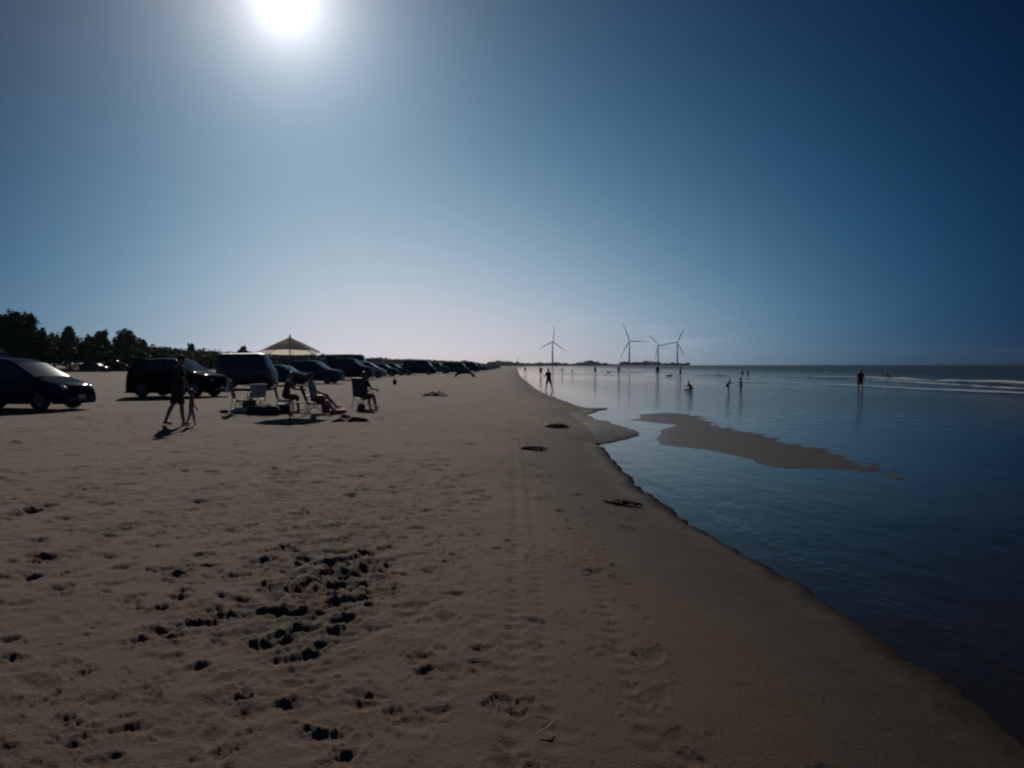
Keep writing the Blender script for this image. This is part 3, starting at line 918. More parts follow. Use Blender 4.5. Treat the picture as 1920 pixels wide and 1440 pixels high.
fl = mat('grey_green_vinyl', (.10, .14, .12), .35, var=.1)
ring_float(1140, 699, 'pale swim ring floating between two far waders', mat('pale_vinyl', (.45, .46, .45), .35, var=.1), .5)
ring_float(1254, 705, 'grey green swim ring between the third and fourth turbine waders', fl, .5)
ring_float(1684, 711, 'white swim ring in the surf right of the leaning bather', mat('white_vinyl', (.7, .7, .7), .35, var=.05), .4)


# ------------------------------------------------------------------ trees
def leaves(b, c, rad, n, size, rs, flat=1.0):
    for i in range(n):
        while True:
            p = Vector((rs.uniform(-1, 1), rs.uniform(-1, 1), rs.uniform(-1, 1)))
            if .25 < p.length < 1: break
        p = Vector((p.x * rad[0], p.y * rad[1], p.z * rad[2])) + Vector(c)
        u = Vector((rs.gauss(0, 1), rs.gauss(0, 1), rs.gauss(0, .6))).normalized()
        v = u.cross(Vector((rs.gauss(0, 1), rs.gauss(0, 1), rs.gauss(0, 1)))).normalized()
        s = size * rs.uniform(.5, 1.3)
        b.add([p - u * s, p + v * s * .35, p + u * s, p - v * s * .35], [(0, 1, 2, 3)])


def tree(px, Y, top_y, w_px, label, m, seed, group='trees behind the beach'):
    X = lateral(px, Y)
    z0 = H(X, Y) - .1
    zt = CAMZ + (HORIZON - top_y) / F * Y
    h = zt - z0
    w = w_px / F * Y
    rs = random.Random(seed)
    r = empty('pine_tree', (X, Y, z0), rs.uniform(0, 6), label, 'tree', group)
    b = MB()
    lean = Vector((rs.uniform(-.3, .3), rs.uniform(-.3, .3), 0))
    b.tube([(0, 0, 0), lean * .3 + Vector((0, 0, h * .4)), lean + Vector((0, 0, h * .92))], [.22, .15, .04], 8)
    cr = MB()
    nl = 11
    for i in range(nl):
        u = i / (nl - 1)
        zc = h * (.30 + .62 * u)
        spread = w * .5 * (1.0 - .8 * u ** 1.5) * rs.uniform(.45, 1.25)
        for k in range(4 if u < .8 else 2):
            a = rs.uniform(0, 6.28)
            c = Vector((math.cos(a) * spread * .7, math.sin(a) * spread * .7, zc + rs.uniform(-.3, .3))) + lean * u
            b.tube([lean * u + Vector((0, 0, zc - .5)), c], [.06, .02], 5)
            q = rs.uniform(.6, 1.5)
            leaves(cr, c, (w * .20 * q + .25, w * .20 * q + .25, h * .085 * q), int(120 * q), .34, rs)
    for k in range(26):
        u = rs.random()
        a = rs.uniform(0, 6.28)
        rr_ = w * .5 * (1.0 - .8 * u ** 1.5) * rs.uniform(.7, 1.25)
        c = Vector((math.cos(a) * rr_, math.sin(a) * rr_, h * (.28 + .72 * u))) + lean * u
        leaves(cr, c, (.35 + w * .05, .35 + w * .05, .45), 26, .30, rs)
    for k in range(5):
        c = lean + Vector((rs.gauss(0, .12) * w, rs.gauss(0, .12) * w, h * rs.uniform(.93, 1.02)))
        leaves(cr, c, (.28, .28, .6), 34, .26, rs)
    b.build('trunk', M['bark'], r)
    cr.build('crown', m, r, None)
    return r


tree(4, 112, 592, 42, 'tree cut by the left edge of the frame above the tall van', M['leaf'], 1)
tree(31, 116, 587, 50, 'tallest tree of the belt with dense crown near the left edge', M['leaf'], 2)
tree(52, 118, 592, 40, 'second tall crown leaning against the tallest tree on its right', M['leaf'], 3)
tree(75, 120, 620, 50, 'rounded mid height tree stepping down right of the tall crowns', M['leaf2'], 4)
tree(102, 128, 628, 40, 'low bushy tree between the tall crowns and the pointed lone tree', M['leaf'], 5)
tree(131, 132, 616, 28, 'lone pointed tree standing clear over the scrub', M['leaf2'], 6)
tree(172, 138, 631, 30, 'small round tree left of the spiky one', M['leaf2'], 7)
tree(188, 140, 621, 32, 'spiky narrow tree in the middle of the belt', M['leaf'], 8)
tree(236, 150, 620, 52, 'broad dark tree with slanted top above the black sport utility car', M['leaf'], 9)
tree(262, 156, 637, 40, 'low tree at the right foot of the broad slanted tree', M['leaf2'], 10)
tree(360, 200, 645, 14, 'tiny narrow tree sticking up over the scrub behind the black car', M['leaf'], 11)
tree(456, 235, 650, 24, 'small round tree rising left of the beach umbrella', M['leaf'], 12)
tree(712, 430, 671, 26, 'far low tree behind the silver people carrier', M['leaf2'], 13)

# continuous scrub belt: nobody could count it
rs = random.Random(5)
b = MB()
Ytop = [(60, 98), (110, 640), (128, 640), (150, 650), (165, 645), (185, 650), (200, 655), (230, 661), (260, 663), (330, 666), (430, 673), (620, 677), (1000, 681)]


def topz(X, Y):
    px = 960 + F * X / Y
    ty = float(np.interp(px, [-400, 0, 60, 120, 200, 270, 340, 430, 520, 620, 700, 800, 900, 960],
                         [592, 604, 622, 633, 644, 650, 657, 661, 664, 668, 673, 676, 682, 684]))
    return CAMZ + (HORIZON - ty) / F * Y


Y = 85.0
while Y < 1500:
    step = .7 + (Y / 200) ** 1.3 * .8
    n = 9 if Y < 400 else 7
    for k in range(int(26 if Y < 300 else 18)):
        X = -80 + rs.uniform(-6, 9) + 3 * math.sin(Y * .05)
        y = Y + rs.uniform(0, step)
        z0 = H(X, y) if k == 0 else z0
        zt = max(topz(X, y), z0 + 1.2)
        top = z0 + (zt - z0) * (1.0 + .16 * float(vnoise(np.array([y * .16 + 3]), np.array([X * .2]))[0])) * rs.uniform(.75, 1.0)
        zc = z0 + max(top - z0, .5) * rs.random() ** .55
        sz = .30 + Y / 700
        leaves(b, (X, y, zc), (.9 + Y / 300, .9 + Y / 250, .55 + Y / 900), n, sz, rs)
    Y += step
o = b.build('coastal_scrub', M['scrub'], None, None)
tag(o, 'dense dark scrub belt running along the back of the beach', 'scrub', kind='stuff')

# far wood over the far shore
b = MB()
rs = random.Random(9)
for i in range(4200):
    px = rs.uniform(870, 1292)
    Yf = float(np.interp(px, [870, 900, 960, 1040, 1150, 1292], [900, 1100, 1400, 1700, 1900, 2120])) * rs.uniform(1.02, 1.12) + 40
    X = lateral(px, Yf)
    hpx = 4.6 + 3.0 * float(vnoise(np.array([px * .045]), np.array([2.]))[0]) + 2.4 * float(vnoise(np.array([px * .2]), np.array([7.]))[0])
    hpx *= float(np.interp(px, [870, 1230, 1292], [1, 1, .45]))
    ht = 1.5 + max(.8, hpx) / F * Yf
    leaves(b, (X, Yf, rs.uniform(.5, ht)), (6, 6, 1.4), 5, 2.6, rs)
o = b.build('distant_wood', M['farwood'], None, None)
tag(o, 'low dark wood along the far shore under the wind turbines', 'wood', kind='stuff')
ms = at(970, 690, 0)
Ym = 1500
mm = empty('distant_mast', (lateral(970, Ym), Ym, .5), 0, 'thin mast standing over the far shore left of the turbines', 'mast')
MB().tube([(0, 0, 0), (0, 0, 15)], [.6, .35], 8).build('pole', M['mast'], mm)
MB().box((0, 0, 14.2), (1.6, 1.2, .8)).build('lamp_head', M['mast'], mm)


# ------------------------------------------------------------------ turbines
def turbine(px, hub_y, Y, angs, rad, yaw, label):
    X = lateral(px, Y)
    zh = CAMZ + (HORIZON - hub_y) / F * Y
    r = empty('wind_turbine', (X, Y, 0), yaw, label, 'wind turbine', 'wind turbines on the far shore')
    MB().tube([(0, 0, 0), (0, 0, zh * .5), (0, 0, zh - 1)], [2.9, 2.3, 1.6], 16).build('tower', M['turb'], r)
    b = MB().box((0, 2.0, zh), (4.2, 11, 4.4)); b.build('nacelle', M['turb'], r)
    MB().ball((0, -5.2, zh), (2.4, 3.0, 2.4), 14, 10).build('hub', M['turb'], r)
    for a in angs:
        a = R(a)
        d = Vector((math.sin(a), 0, math.cos(a))); s = Vector((math.cos(a), 0, -math.sin(a)))
        b = MB(); vs = []; n = 10
        for i in range(n + 1):
            u = i / n
            c = (2.0 if u < .05 else 3.3 * (1 - u) ** .7 + .5) * (1 if u > .1 else .75)
            th = 1.4 * (1 - u) + .25
            p = Vector((0, -5.4, zh)) + d * rad * u
            tw = R(25 * (1 - u))
            for cx, cy in ((-.3, 0), (.05, .5), (.7, 0), (.05, -.5)):
                q = s * (cx * c * math.cos(tw)) + Vector((0, cy * th + cx * c * math.sin(tw), 0))
                vs.append(p + q)
        fs = [(i * 4 + k, i * 4 + (k + 1) % 4, (i + 1) * 4 + (k + 1) % 4, (i + 1) * 4 + k) for i in range(n) for k in range(4)]
        fs += [(3, 2, 1, 0), (n * 4, n * 4 + 1, n * 4 + 2, n * 4 + 3)]
        b.add(vs, fs); b.build('blade', M['turb'], r, 50)


turbine(1036, 641, 2350, (4, 124, 244), 52, R(18), 'leftmost wind turbine standing alone over the far shore')
turbine(1180, 640, 2300, (-20, 92, 208), 58, R(-8), 'wind turbine with one blade pointing level right, second from the left')
turbine(1234, 648, 2550, (-47, 82, 197), 52, R(12), 'shortest wind turbine, third from the left')
turbine(1270, 643, 2450, (24, 152, 262), 50, R(-14), 'rightmost wind turbine of the row')

# ------------------------------------------------------------------ the beach sheet
th_f = np.arange(-42, 42.001, .09)
th_c = np.arange(45, 316, 3.0)
th = np.concatenate([th_f, th_c]) * math.pi / 180
rr = [0.0, .5, 1.0, 1.5, 1.9]
r = 2.1
while r < 45: rr.append(r); r *= 1.0052
while r < 420: rr.append(r); r *= 1.018
while r < 6800: rr.append(r); r *= 1.07
rr = np.array(rr)
NA, NR = len(th), len(rr)
TH, RR = np.meshgrid(th, rr)                 # NR x NA
X = RR * np.sin(TH); Yg = RR * np.cos(TH)
Z, D, DB = terrain(X, Yg)
moist_shade = np.zeros_like(Z)  # darkens pits and dents: their shade painted in, plus moist dug sand
dry = sstep((D - .55) / 1.2)
near = np.clip(1 - RR / 70, 0, 1) ** .5
lump = fbm(X * 3.2, Yg * 3.2, 3); fine = fbm(X * 11 + 40, Yg * 11, 2)
rough_zone = dry * sstep((1.2 - X + .4 * fbm(X * .8, Yg * .8, 2)) / 2.2) * (.55 + .45 * sstep(.5 + fbm(X * .35 + 20, Yg * .35, 2)))
Z += (0.016 * lump + 0.009 * fine) * (.12 + .88 * rough_zone) * dry * near
# wheel tracks running along the beach
for cx, wv, dp in ((-.03, .05, .016), (.14, .04, .012), (.55, .06, .014), (-3.4, .12, .018), (-5.1, .12, .018)):
    line = cx + (.06 if abs(cx) < 1 else .25) * np.sin(Yg * .13 + cx)
    Z -= dp * np.exp(-((X - line) / wv) ** 2) * dry * near * (.7 + .3 * np.sin(Yg * 40))


def dent(cx, cy, rx, ry, rot, depth, rim=.35, shade=.0, push=1.0):
    rad = max(rx, ry) * 2.2
    r0 = math.hypot(cx, cy); a0 = math.atan2(cx, cy)
    i0, i1 = np.searchsorted(rr, [r0 - rad, r0 + rad])
    da = rad / max(r0, .1)
    j0, j1 = np.searchsorted(th[:len(th_f)], [a0 - da, a0 + da])
    if i1 <= i0 or j1 <= j0: return
    x = X[i0:i1, j0:j1] - cx; y = Yg[i0:i1, j0:j1] - cy
    c, s = math.cos(rot), math.sin(rot)
    u = np.sqrt(((x * c + y * s) / rx) ** 2 + ((-x * s + y * c) / ry) ** 2)
    k_ = .55 / rad
    u = np.clip(u * (1 + .75 * fbm(x * 3 * k_ * 2 + cx * 7, y * 3 * k_ * 2 + cy * 3, 3)), 0, 9)
    pit = np.exp(-(u ** 2.0))
    Z[i0:i1, j0:j1] += (-pit + rim * np.exp(-((u - 1.35) / .32) ** 2)) * depth
    if shade: moist_shade[i0:i1, j0:j1] = np.maximum(moist_shade[i0:i1, j0:j1], shade * pit)


# footprints
for i in range(3600):
    if i < 1300:
        r0 = math.sqrt(rng.uniform(2.6 ** 2, 13 ** 2))
    else:
        r0 = math.sqrt(rng.uniform(12 ** 2, 46 ** 2))
    a0 = rng.uniform(R(-41), R(24))
    cx, cy = r0 * math.sin(a0), r0 * math.cos(a0)
    keep = 1.0 if cx < -.6 else (.55 if cx < .5 else .12)
    if cx > 1.3 or rng.random() > keep: continue
    cl_ = float(vnoise(np.array([cx * .5]), np.array([cy * .5]))[0])
    if cl_ < -.25 and rng.random() < .6: continue
    sz = rng.uniform(.022, .055) * (1 + min(r0, 20) / 16)
    dent(cx, cy, sz, sz * rng.uniform(1.1, 1.9), rng.uniform(0, 3.14), rng.uniform(.004, .016) * (1 + min(r0, 30) / 18), .4, rng.uniform(0, .35))
for i in range(7000):
    r0 = math.sqrt(rng.uniform(2.6 ** 2, 9 ** 2)) if i < 3500 else math.sqrt(rng.uniform(9 ** 2, 26 ** 2))
    a0 = rng.uniform(R(-41), R(20))
    cx, cy = r0 * math.sin(a0), r0 * math.cos(a0)
    if cx > .9 or (cx > -.3 and rng.random() < .7): continue
    if float(vnoise(np.array([cx * .7 + 9]), np.array([cy * .5]))[0]) < rng.uniform(-.6, .35): continue
    k = .6 + r0 / 12
    dent(cx, cy, rng.uniform(.014, .035) * k, rng.uniform(.014, .03) * k, rng.uniform(-.3, .9), rng.uniform(.004, .011) * k, .5, rng.uniform(0, .4))
# dug patch: churned ridges running obliquely
dx, dy = X + 1.33, Yg - 5.35
em = sstep(1.25 - np.sqrt((dx / .62 + dy * .12) ** 2 + (dy / 1.75) ** 2) + .35 * fbm(X * 2.2, Yg * 1.6, 2))
ca, sa = math.cos(R(38)), math.sin(R(38))
ru, rv = X * ca + Yg * sa, -X * sa + Yg * ca
ridge = fbm(ru * 4.2 + .9 * fbm(X * 4, Yg * 4, 2), rv * 11 + 30, 3)
Z += em * dry * (.044 * ridge + .016 * fbm(X * 16, Yg * 16, 2) - .012)
moist_shade = np.maximum(moist_shade, em * sstep((-.05 - ridge) * 3) * .7)
pits = [(655, 1078, .24, .15, .16, .8), (690, 1062, .16, .12, .10, .7), (630, 1100, .20, .13, .15, .8), (565, 1112, .22, .10, .11, .8), (545, 1080, .16, .09, .08, .6),
        (610, 990, .18, .08, .05, .5), (640, 985, .12, .06, .05, .5), (560, 1010, .18, .08, .05, .5), (530, 1035, .16, .08, .06, .5), (590, 1022, .2, .07, .05, .5),
        (670, 1005, .14, .07, .05, .4), (500, 1040, .14, .07, .05, .4), (480, 1060, .15, .07, .05, .4), (430, 1030, .14, .06, .04, .3), (455, 1085, .2, .06, .05, .4),
        (440, 1130, .22, .09, .07, .5), (470, 1145, .18, .07, .06, .5), (405, 1150, .14, .06, .04, .3), (540, 1150, .24, .08, .07, .6), (575, 1160, .24, .09, .08, .6),
        (600, 1180, .18, .09, .07, .6), (640, 1165, .12, .08, .06, .5), (560, 1185, .22, .07, .07, .5), (490, 1212, .10, .08, .09, .7), (520, 1205, .12, .06, .05, .4), (550, 1210, .14, .05, .05, .4),
        (700, 1105, .08, .05, .04, .4), (735, 1095, .08, .07, .05, .5), (720, 1030, .12, .06, .05, .4), (745, 1050, .1, .06, .04, .4), (775, 990, .16, .07, .06, .5),
        (790, 972, .16, .06, .05, .4), (765, 1010, .07, .05, .04, .4), (385, 1175, .12, .06, .05, .4), (545, 1238, .16, .06, .05, .4), (560, 1320, .13, .06, .06, .6), (530, 1325, .1, .05, .05, .5), (545, 1285, .10, .05, .05, .5),
        (740, 1332, .07, .06, .06, .7), (820, 1327, .09, .06, .06, .7), (915, 1315, .05, .06, .05, .6), (972, 1310, .06, .06, .05, .6), (975, 1328, .07, .05, .06, .6), (845, 1248, .09, .05, .04, .5),
        (205, 1108, .16, .07, .05, .4), (125, 1088, .06, .05, .03, .3), (60, 990, .1, .05, .03, .3), (160, 990, .06, .05, .04, .4), (395, 972, .18, .06, .04, .3), (340, 855, .3, .12, .07, .4),
        (300, 930, .2, .08, .04, .3), (105, 918, .3, .1, .05, .3), (130, 935, .25, .1, .05, .3), (600, 940, .15, .06, .04, .3), (840, 947, .18, .06, .04, .3), (670, 1300, .07, .05, .04, .5), (720, 1305, .06, .04, .03, .4), (300, 1240, .12, .06, .04, .4),
        (130, 1400, .10, .05, .05, .5), (150, 1405, .08, .04, .05, .5), (200, 1432, .10, .05, .06, .6), (650, 1415, .07, .03, .04, .5), (465, 1378, .03, .03, .03, .5), (410, 1420, .06, .04, .04, .4), (450, 1405, .05, .03, .03, .4),
        (1000, 1425, .06, .05, .05, .6), (985, 1405, .05, .04, .04, .5), (1150, 945, .1, .05, .03, .5), (1185, 948, .1, .05, .03, .5), (1110, 1180, .06, .04, .02, .3), (1270, 1262, .06, .03, .02, .3), (1390, 1255, .06, .03, .015, .3)]
for px, py, rx, ry, dp, shade in pits:
    p = at(px, py, .24)
    dent(p.x, p.y, rx * .62, ry * .85, R(rng.uniform(0, 35)), dp * (.31 if py < 1240 else .24), .45, shade)
c0 = at(575, 1090, .24)
for i in range(90):
    cx, cy = c0.x + rng.normal(0, .6), c0.y + rng.normal(0, .95)
    dent(cx, cy, rng.uniform(.03, .075), rng.uniform(.03, .06), R(rng.uniform(0, 40)), rng.uniform(.012, .03), .5, rng.uniform(.1, .5))

wet = np.where(Z < 0, 1, sstep(1 - (Z - .005) / (.085 + .03 * fbm(X * 1.2, Yg * .7, 2))))
damp = sstep(1 - (D - .1) / (2.5 + .9 * fbm(X * .8, Yg * .4, 3))) ** .8 * (Z < .33) * (1 - sstep((DB + 2.5) / 1.2))  # damp shore sand, darkened further to paint in lens dimming at lower right
wet = np.maximum(wet, np.where(D < 0, 1, 0) * 1.0)
wet = np.maximum(wet, .95 * sstep((DB + 2.5) / 1.0))


def grid_mesh(name, X, Y, Z, closed, attrs, m):
    nr, na = X.shape
    me = bpy.data.meshes.new(name)
    co = np.stack([X, Y, Z], -1).reshape(-1, 3).astype(np.float32)
    i = np.arange(nr - 1)[:, None] * na
    j = np.arange(na if closed else na - 1)[None, :]
    j2 = (j + 1) % na
    f = np.stack([i + j, i + na + j, i + na + j2, i + j2], -1)       # up-facing for theta clockwise
    f = f.reshape(-1, 4).astype(np.int32)
    q = f[len(f) // 2 + 3]
    nz = np.cross(co[q[1]] - co[q[0]], co[q[2]] - co[q[0]])[2]
    if nz < 0: f = np.ascontiguousarray(f[:, ::-1])
    print('up', name, nz)
    me.vertices.add(len(co)); me.vertices.foreach_set('co', co.ravel())
    me.loops.add(f.size); me.loops.foreach_set('vertex_index', f.ravel())
    me.polygons.add(len(f)); me.polygons.foreach_set('loop_start', np.arange(0, f.size, 4, dtype=np.int32))
    me.update(calc_edges=True)
    me.validate()
    me.shade_smooth()
    for k, v in attrs.items():
        a = me.attributes.new(k, 'FLOAT', 'POINT')
        a.data.foreach_set('value', v.reshape(-1).astype(np.float32))
    me.materials.append(m)
    o = bpy.data.objects.new(name, me)
    COL.objects.link(o)
    return o


def attr(t, n):
    a = t.nodes.new('ShaderNodeAttribute'); a.attribute_name = n
    return a.outputs['Fac']


def mathn(t, op, a, b=None, clamp=False):
    n = t.nodes.new('ShaderNodeMath'); n.operation = op; n.use_clamp = clamp
    for k, v in enumerate((a, b)):
        if v is None: continue
        if hasattr(v, 'links'): t.links.new(v, n.inputs[k])
        else: n.inputs[k].default_value = v
    return n.outputs[0]


def mixc(t, f, a, b):
    n = t.nodes.new('ShaderNodeMix'); n.data_type = 'RGBA'
    for k, v in (('Factor', f), ('A', a), ('B', b)):
        if hasattr(v, 'links'): t.links.new(v, n.inputs[k])
        elif k == 'Factor': n.inputs[k].default_value = v
        else: n.inputs[k].default_value = (*v, 1)
    return n.outputs['Result']


m, t, bs, out = nt('beach_sand')
tc = t.nodes.new('ShaderNodeTexCoord')
n1 = t.nodes.new('ShaderNodeTexNoise'); n1.inputs['Scale'].default_value = 1.1; n1.inputs['Detail'].default_value = 6
n2 = t.nodes.new('ShaderNodeTexNoise'); n2.inputs['Scale'].default_value = 60; n2.inputs['Detail'].default_value = 3
n3 = t.nodes.new('ShaderNodeTexNoise'); n3.inputs['Scale'].default_value = 420; n3.inputs['Detail'].default_value = 2
for n in (n1, n2, n3): t.links.new(tc.outputs['Object'], n.inputs['Vector'])
SAND_A, SAND_B = (.088, .053, .034), (.142, .089, .058)
c = mixc(t, n1.outputs['Fac'], SAND_A, SAND_B)
sp = mathn(t, 'MULTIPLY', mathn(t, 'SUBTRACT', n2.outputs['Fac'], .5), .5)
c = mixc(t, mathn(t, 'ADD', .25, sp, True), c, (.035, .026, .02))
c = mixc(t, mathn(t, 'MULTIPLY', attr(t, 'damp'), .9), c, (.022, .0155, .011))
c = mixc(t, mathn(t, 'MULTIPLY', attr(t, 'moist_shade'), .85), c, (.026, .02, .016))
c = mixc(t, mathn(t, 'MULTIPLY', attr(t, 'wet'), .9), c, (.036, .027, .0235))
t.links.new(c, bs.inputs['Base Color'])
bs.inputs['Specular Tint'].default_value = (1, .77, .61, 1)
ro = mathn(t, 'SUBTRACT', 1.0, mathn(t, 'MULTIPLY', attr(t, 'wet'), .5))
t.links.new(ro, bs.inputs['Roughness'])
t.links.new(mathn(t, 'SUBTRACT', .42, mathn(t, 'ADD', mathn(t, 'MULTIPLY', attr(t, 'damp'), .22), mathn(t, 'ADD', mathn(t, 'MULTIPLY', attr(t, 'wet'), .22), mathn(t, 'MULTIPLY', attr(t, 'moist_shade'), .10)))), bs.inputs['Specular IOR Level'])
bs.inputs['Sheen Weight'].default_value = 0.0
bs.inputs['Sheen Roughness'].default_value = .35
bs.inputs['Sheen Tint'].default_value = (.9, .8, .7, 1)
bp = t.nodes.new('ShaderNodeBump'); bp.inputs['Distance'].default_value = .008
t.links.new(mathn(t, 'SUBTRACT', 1.0, mathn(t, 'MULTIPLY', attr(t, 'wet'), .9)), bp.inputs['Strength'])
t.links.new(mathn(t, 'ADD', n2.outputs['Fac'], mathn(t, 'MULTIPLY', n3.outputs['Fac'], .4)), bp.inputs['Height'])
t.links.new(bp.outputs['Normal'], bs.inputs['Normal'])
beach = grid_mesh('beach', X, Yg, Z, True, {'wet': wet, 'damp': damp, 'moist_shade': moist_shade}, m)
tag(beach, 'brown sandy beach with footprints and a dug patch', kind='structure')

# ------------------------------------------------------------------ sea
tw = np.concatenate([np.arange(-7, 42.001, .12), np.arange(45, 178, 3.0)]) * math.pi / 180
rw = []
r = 1.6
while r < 60: rw.append(r); r *= 1.012
while r < 420: rw.append(r); r *= 1.006
while r < 6900: rw.append(r); r *= 1.06
rw = np.array(rw)
TW, RW = np.meshgrid(tw, rw)
XW = RW * np.sin(TW); YW = RW * np.cos(TW)
ZW, DW, DBW = terrain(XW, YW)
depth = np.clip(-ZW, 0, 5)


def polyd(x, y, pts):
    d2 = np.full(x.shape, 1e30)
    for (ax, ay), (bx, by) in zip(pts[:-1], pts[1:]):
        ex, ey = bx - ax, by - ay
        tt = np.clip(((x - ax) * ex + (y - ay) * ey) / (ex * ex + ey * ey), 0, 1)
        d2 = np.minimum(d2, (x - ax - ex * tt) ** 2 + (y - ay - ey * tt) ** 2)
    return np.sqrt(d2)


lineA = [tuple(at(*p).xy) for p in ((2300, 758), (1920, 738), (1700, 729), (1600, 724), (1440, 718), (1340, 714), (1250, 710), (1150, 705), (1060, 700))]
lineA2 = [tuple(at(*p).xy) for p in ((2300, 745), (1920, 731), (1700, 717), (1600, 712))]
lineB = [tuple(at(*p).xy) for p in ((2300, 734), (1920, 722), (1780, 717), (1640, 711), (1480, 707), (1350, 704), (1250, 700), (1120, 697))]
wv = np.zeros_like(ZW); foam = np.zeros_like(ZW)
for ln, hh, wd, fo in ((lineA, .10, 1.1, 1.0), (lineB, .30, 1.6, .9), (lineA2, .12, .9, .8)):
    dl = polyd(XW, YW, ln) + .9 * fbm(XW * .12, YW * .12, 2)
    along = .45 + .55 * vnoise(YW * .10 + hh * 50, XW * .05)
    along = np.clip(along + .36 + .4 * vnoise(YW * .4 + 7, XW * .2), 0, 1.2)
    wv += hh * np.exp(-(dl / wd) ** 2) * along
    foam = np.maximum(foam, 1.0 * fo * np.exp(-(dl / (wd * 1.0)) ** 2) * sstep((along - .15) / .5))
deep = sstep((depth - .25) / 1.0)
wv += .08 * deep * np.sin(XW * .55 + 2.2 * fbm(XW * .05, YW * .02, 2)) * (RW < 900) + .05 * deep * fbm(XW * .5, YW * .2, 2) * (RW < 900)
m, t, bs, out = nt('sea_water')
t.nodes.remove(bs)
tc = t.nodes.new('ShaderNodeTexCoord')
mp = t.nodes.new('ShaderNodeMapping'); mp.inputs['Scale'].default_value = (1.0, .45, 1)
t.links.new(tc.outputs['Object'], mp.inputs['Vector'])
w1 = t.nodes.new('ShaderNodeTexNoise'); w1.inputs['Scale'].default_value = 2.6; w1.inputs['Detail'].default_value = 5
w2 = t.nodes.new('ShaderNodeTexNoise'); w2.inputs['Scale'].default_value = .35; w2.inputs['Detail'].default_value = 4
w3 = t.nodes.new('ShaderNodeTexNoise'); w3.inputs['Scale'].default_value = 16; w3.inputs['Detail'].default_value = 2
for n in (w1, w2, w3): t.links.new(mp.outputs[0], n.inputs['Vector'])
dp_ = attr(t, 'depth')
swell = mathn(t, 'MULTIPLY', w2.outputs['Fac'], mathn(t, 'MULTIPLY', attr(t, 'deep'), 2.2))
hgt = mathn(t, 'ADD', mathn(t, 'MULTIPLY', w1.outputs['Fac'], mathn(t, 'ADD', mathn(t, 'MULTIPLY', attr(t, 'ripple'), .22), mathn(t, 'MULTIPLY', attr(t, 'deep'), .45))), swell)
hgt = mathn(t, 'ADD', hgt, mathn(t, 'MULTIPLY', w3.outputs['Fac'], attr(t, 'edge')))
bp = t.nodes.new('ShaderNodeBump'); bp.inputs['Strength'].default_value = 1.0; bp.inputs['Distance'].default_value = .35
t.links.new(hgt, bp.inputs['Height'])
gl = t.nodes.new('ShaderNodeBsdfGlossy'); gl.inputs['Color'].default_value = (1, .87, .775, 1)
t.links.new(mathn(t, 'ADD', .05, mathn(t, 'MULTIPLY', attr(t, 'deep'), .18)), gl.inputs['Roughness'])
t.links.new(bp.outputs['Normal'], gl.inputs['Normal'])
tr = t.nodes.new('ShaderNodeBsdfTransparent'); tr.inputs['Color'].default_value = (.66, .68, .68, 1)
df = t.nodes.new('ShaderNodeBsdfDiffuse'); t.links.new(mixc(t, attr(t, 'deep'), (.040, .036, .031), (.006, .032, .038)), df.inputs['Color'])
t.links.new(bp.outputs['Normal'], df.inputs['Normal'])
body = t.nodes.new('ShaderNodeMixShader')
t.links.new(mathn(t, 'MINIMUM', mathn(t, 'MULTIPLY', dp_, 1.1), 1.0), body.inputs[0])
t.links.new(tr.outputs[0], body.inputs[1]); t.links.new(df.outputs[0], body.inputs[2])
fr = t.nodes.new('ShaderNodeLayerWeight')
t.links.new(bp.outputs['Normal'], fr.inputs['Normal'])
surf = t.nodes.new('ShaderNodeMixShader')
t.links.new(mathn(t, 'MULTIPLY', mathn(t, 'ADD', .02, mathn(t, 'MULTIPLY', mathn(t, 'POWER', fr.outputs['Facing'], 5.0), .98)), mathn(t, 'SUBTRACT', 1.0, mathn(t, 'MULTIPLY', attr(t, 'deep'), .55))), surf.inputs[0]); t.links.new(body.outputs[0], surf.inputs[1]); t.links.new(gl.outputs[0], surf.inputs[2])
fo_n = t.nodes.new('ShaderNodeTexNoise'); fo_n.inputs['Scale'].default_value = .9; fo_n.inputs['Detail'].default_value = 8; fo_n.inputs['Roughness'].default_value = .7
mp2 = t.nodes.new('ShaderNodeMapping'); mp2.inputs['Scale'].default_value = (1.2, .5, 1); t.links.new(tc.outputs['Object'], mp2.inputs['Vector']); t.links.new(mp2.outputs[0], fo_n.inputs['Vector'])
fmask = mathn(t, 'MULTIPLY', mathn(t, 'SUBTRACT', mathn(t, 'ADD', attr(t, 'foam'), fo_n.outputs['Fac']), .96), 3.0, True)
fd = t.nodes.new('ShaderNodeBsdfDiffuse'); fd.inputs['Color'].default_value = (.36, .38, .39, 1)
fin = t.nodes.new('ShaderNodeMixShader')
t.links.new(fmask, fin.inputs[0]); t.links.new(surf.outputs[0], fin.inputs[1]); t.links.new(fd.outputs[0], fin.inputs[2])
t.links.new(fin.outputs[0], out.inputs['Surface'])
edge = .022 * np.exp(-np.abs(DW + .5) / .35) + .004 * np.exp(-np.abs(DBW + .3) / .6)
ripple = .22 + .95 * sstep((XW - 3.5) / 4 + np.maximum(DBW > -50, 0) * 0) * sstep((YW - 14) / 22)
ripple = ripple * (.45 + .9 * sstep(.5 + fbm(XW * .07 + 4, YW * .025, 3)))
sea = grid_mesh('sea', XW, YW, wv, False, {'depth': depth, 'deep': deep, 'foam': foam, 'edge': edge, 'ripple': ripple}, m)
tag(sea, 'shallow sea with a thin line of surf', kind='structure')

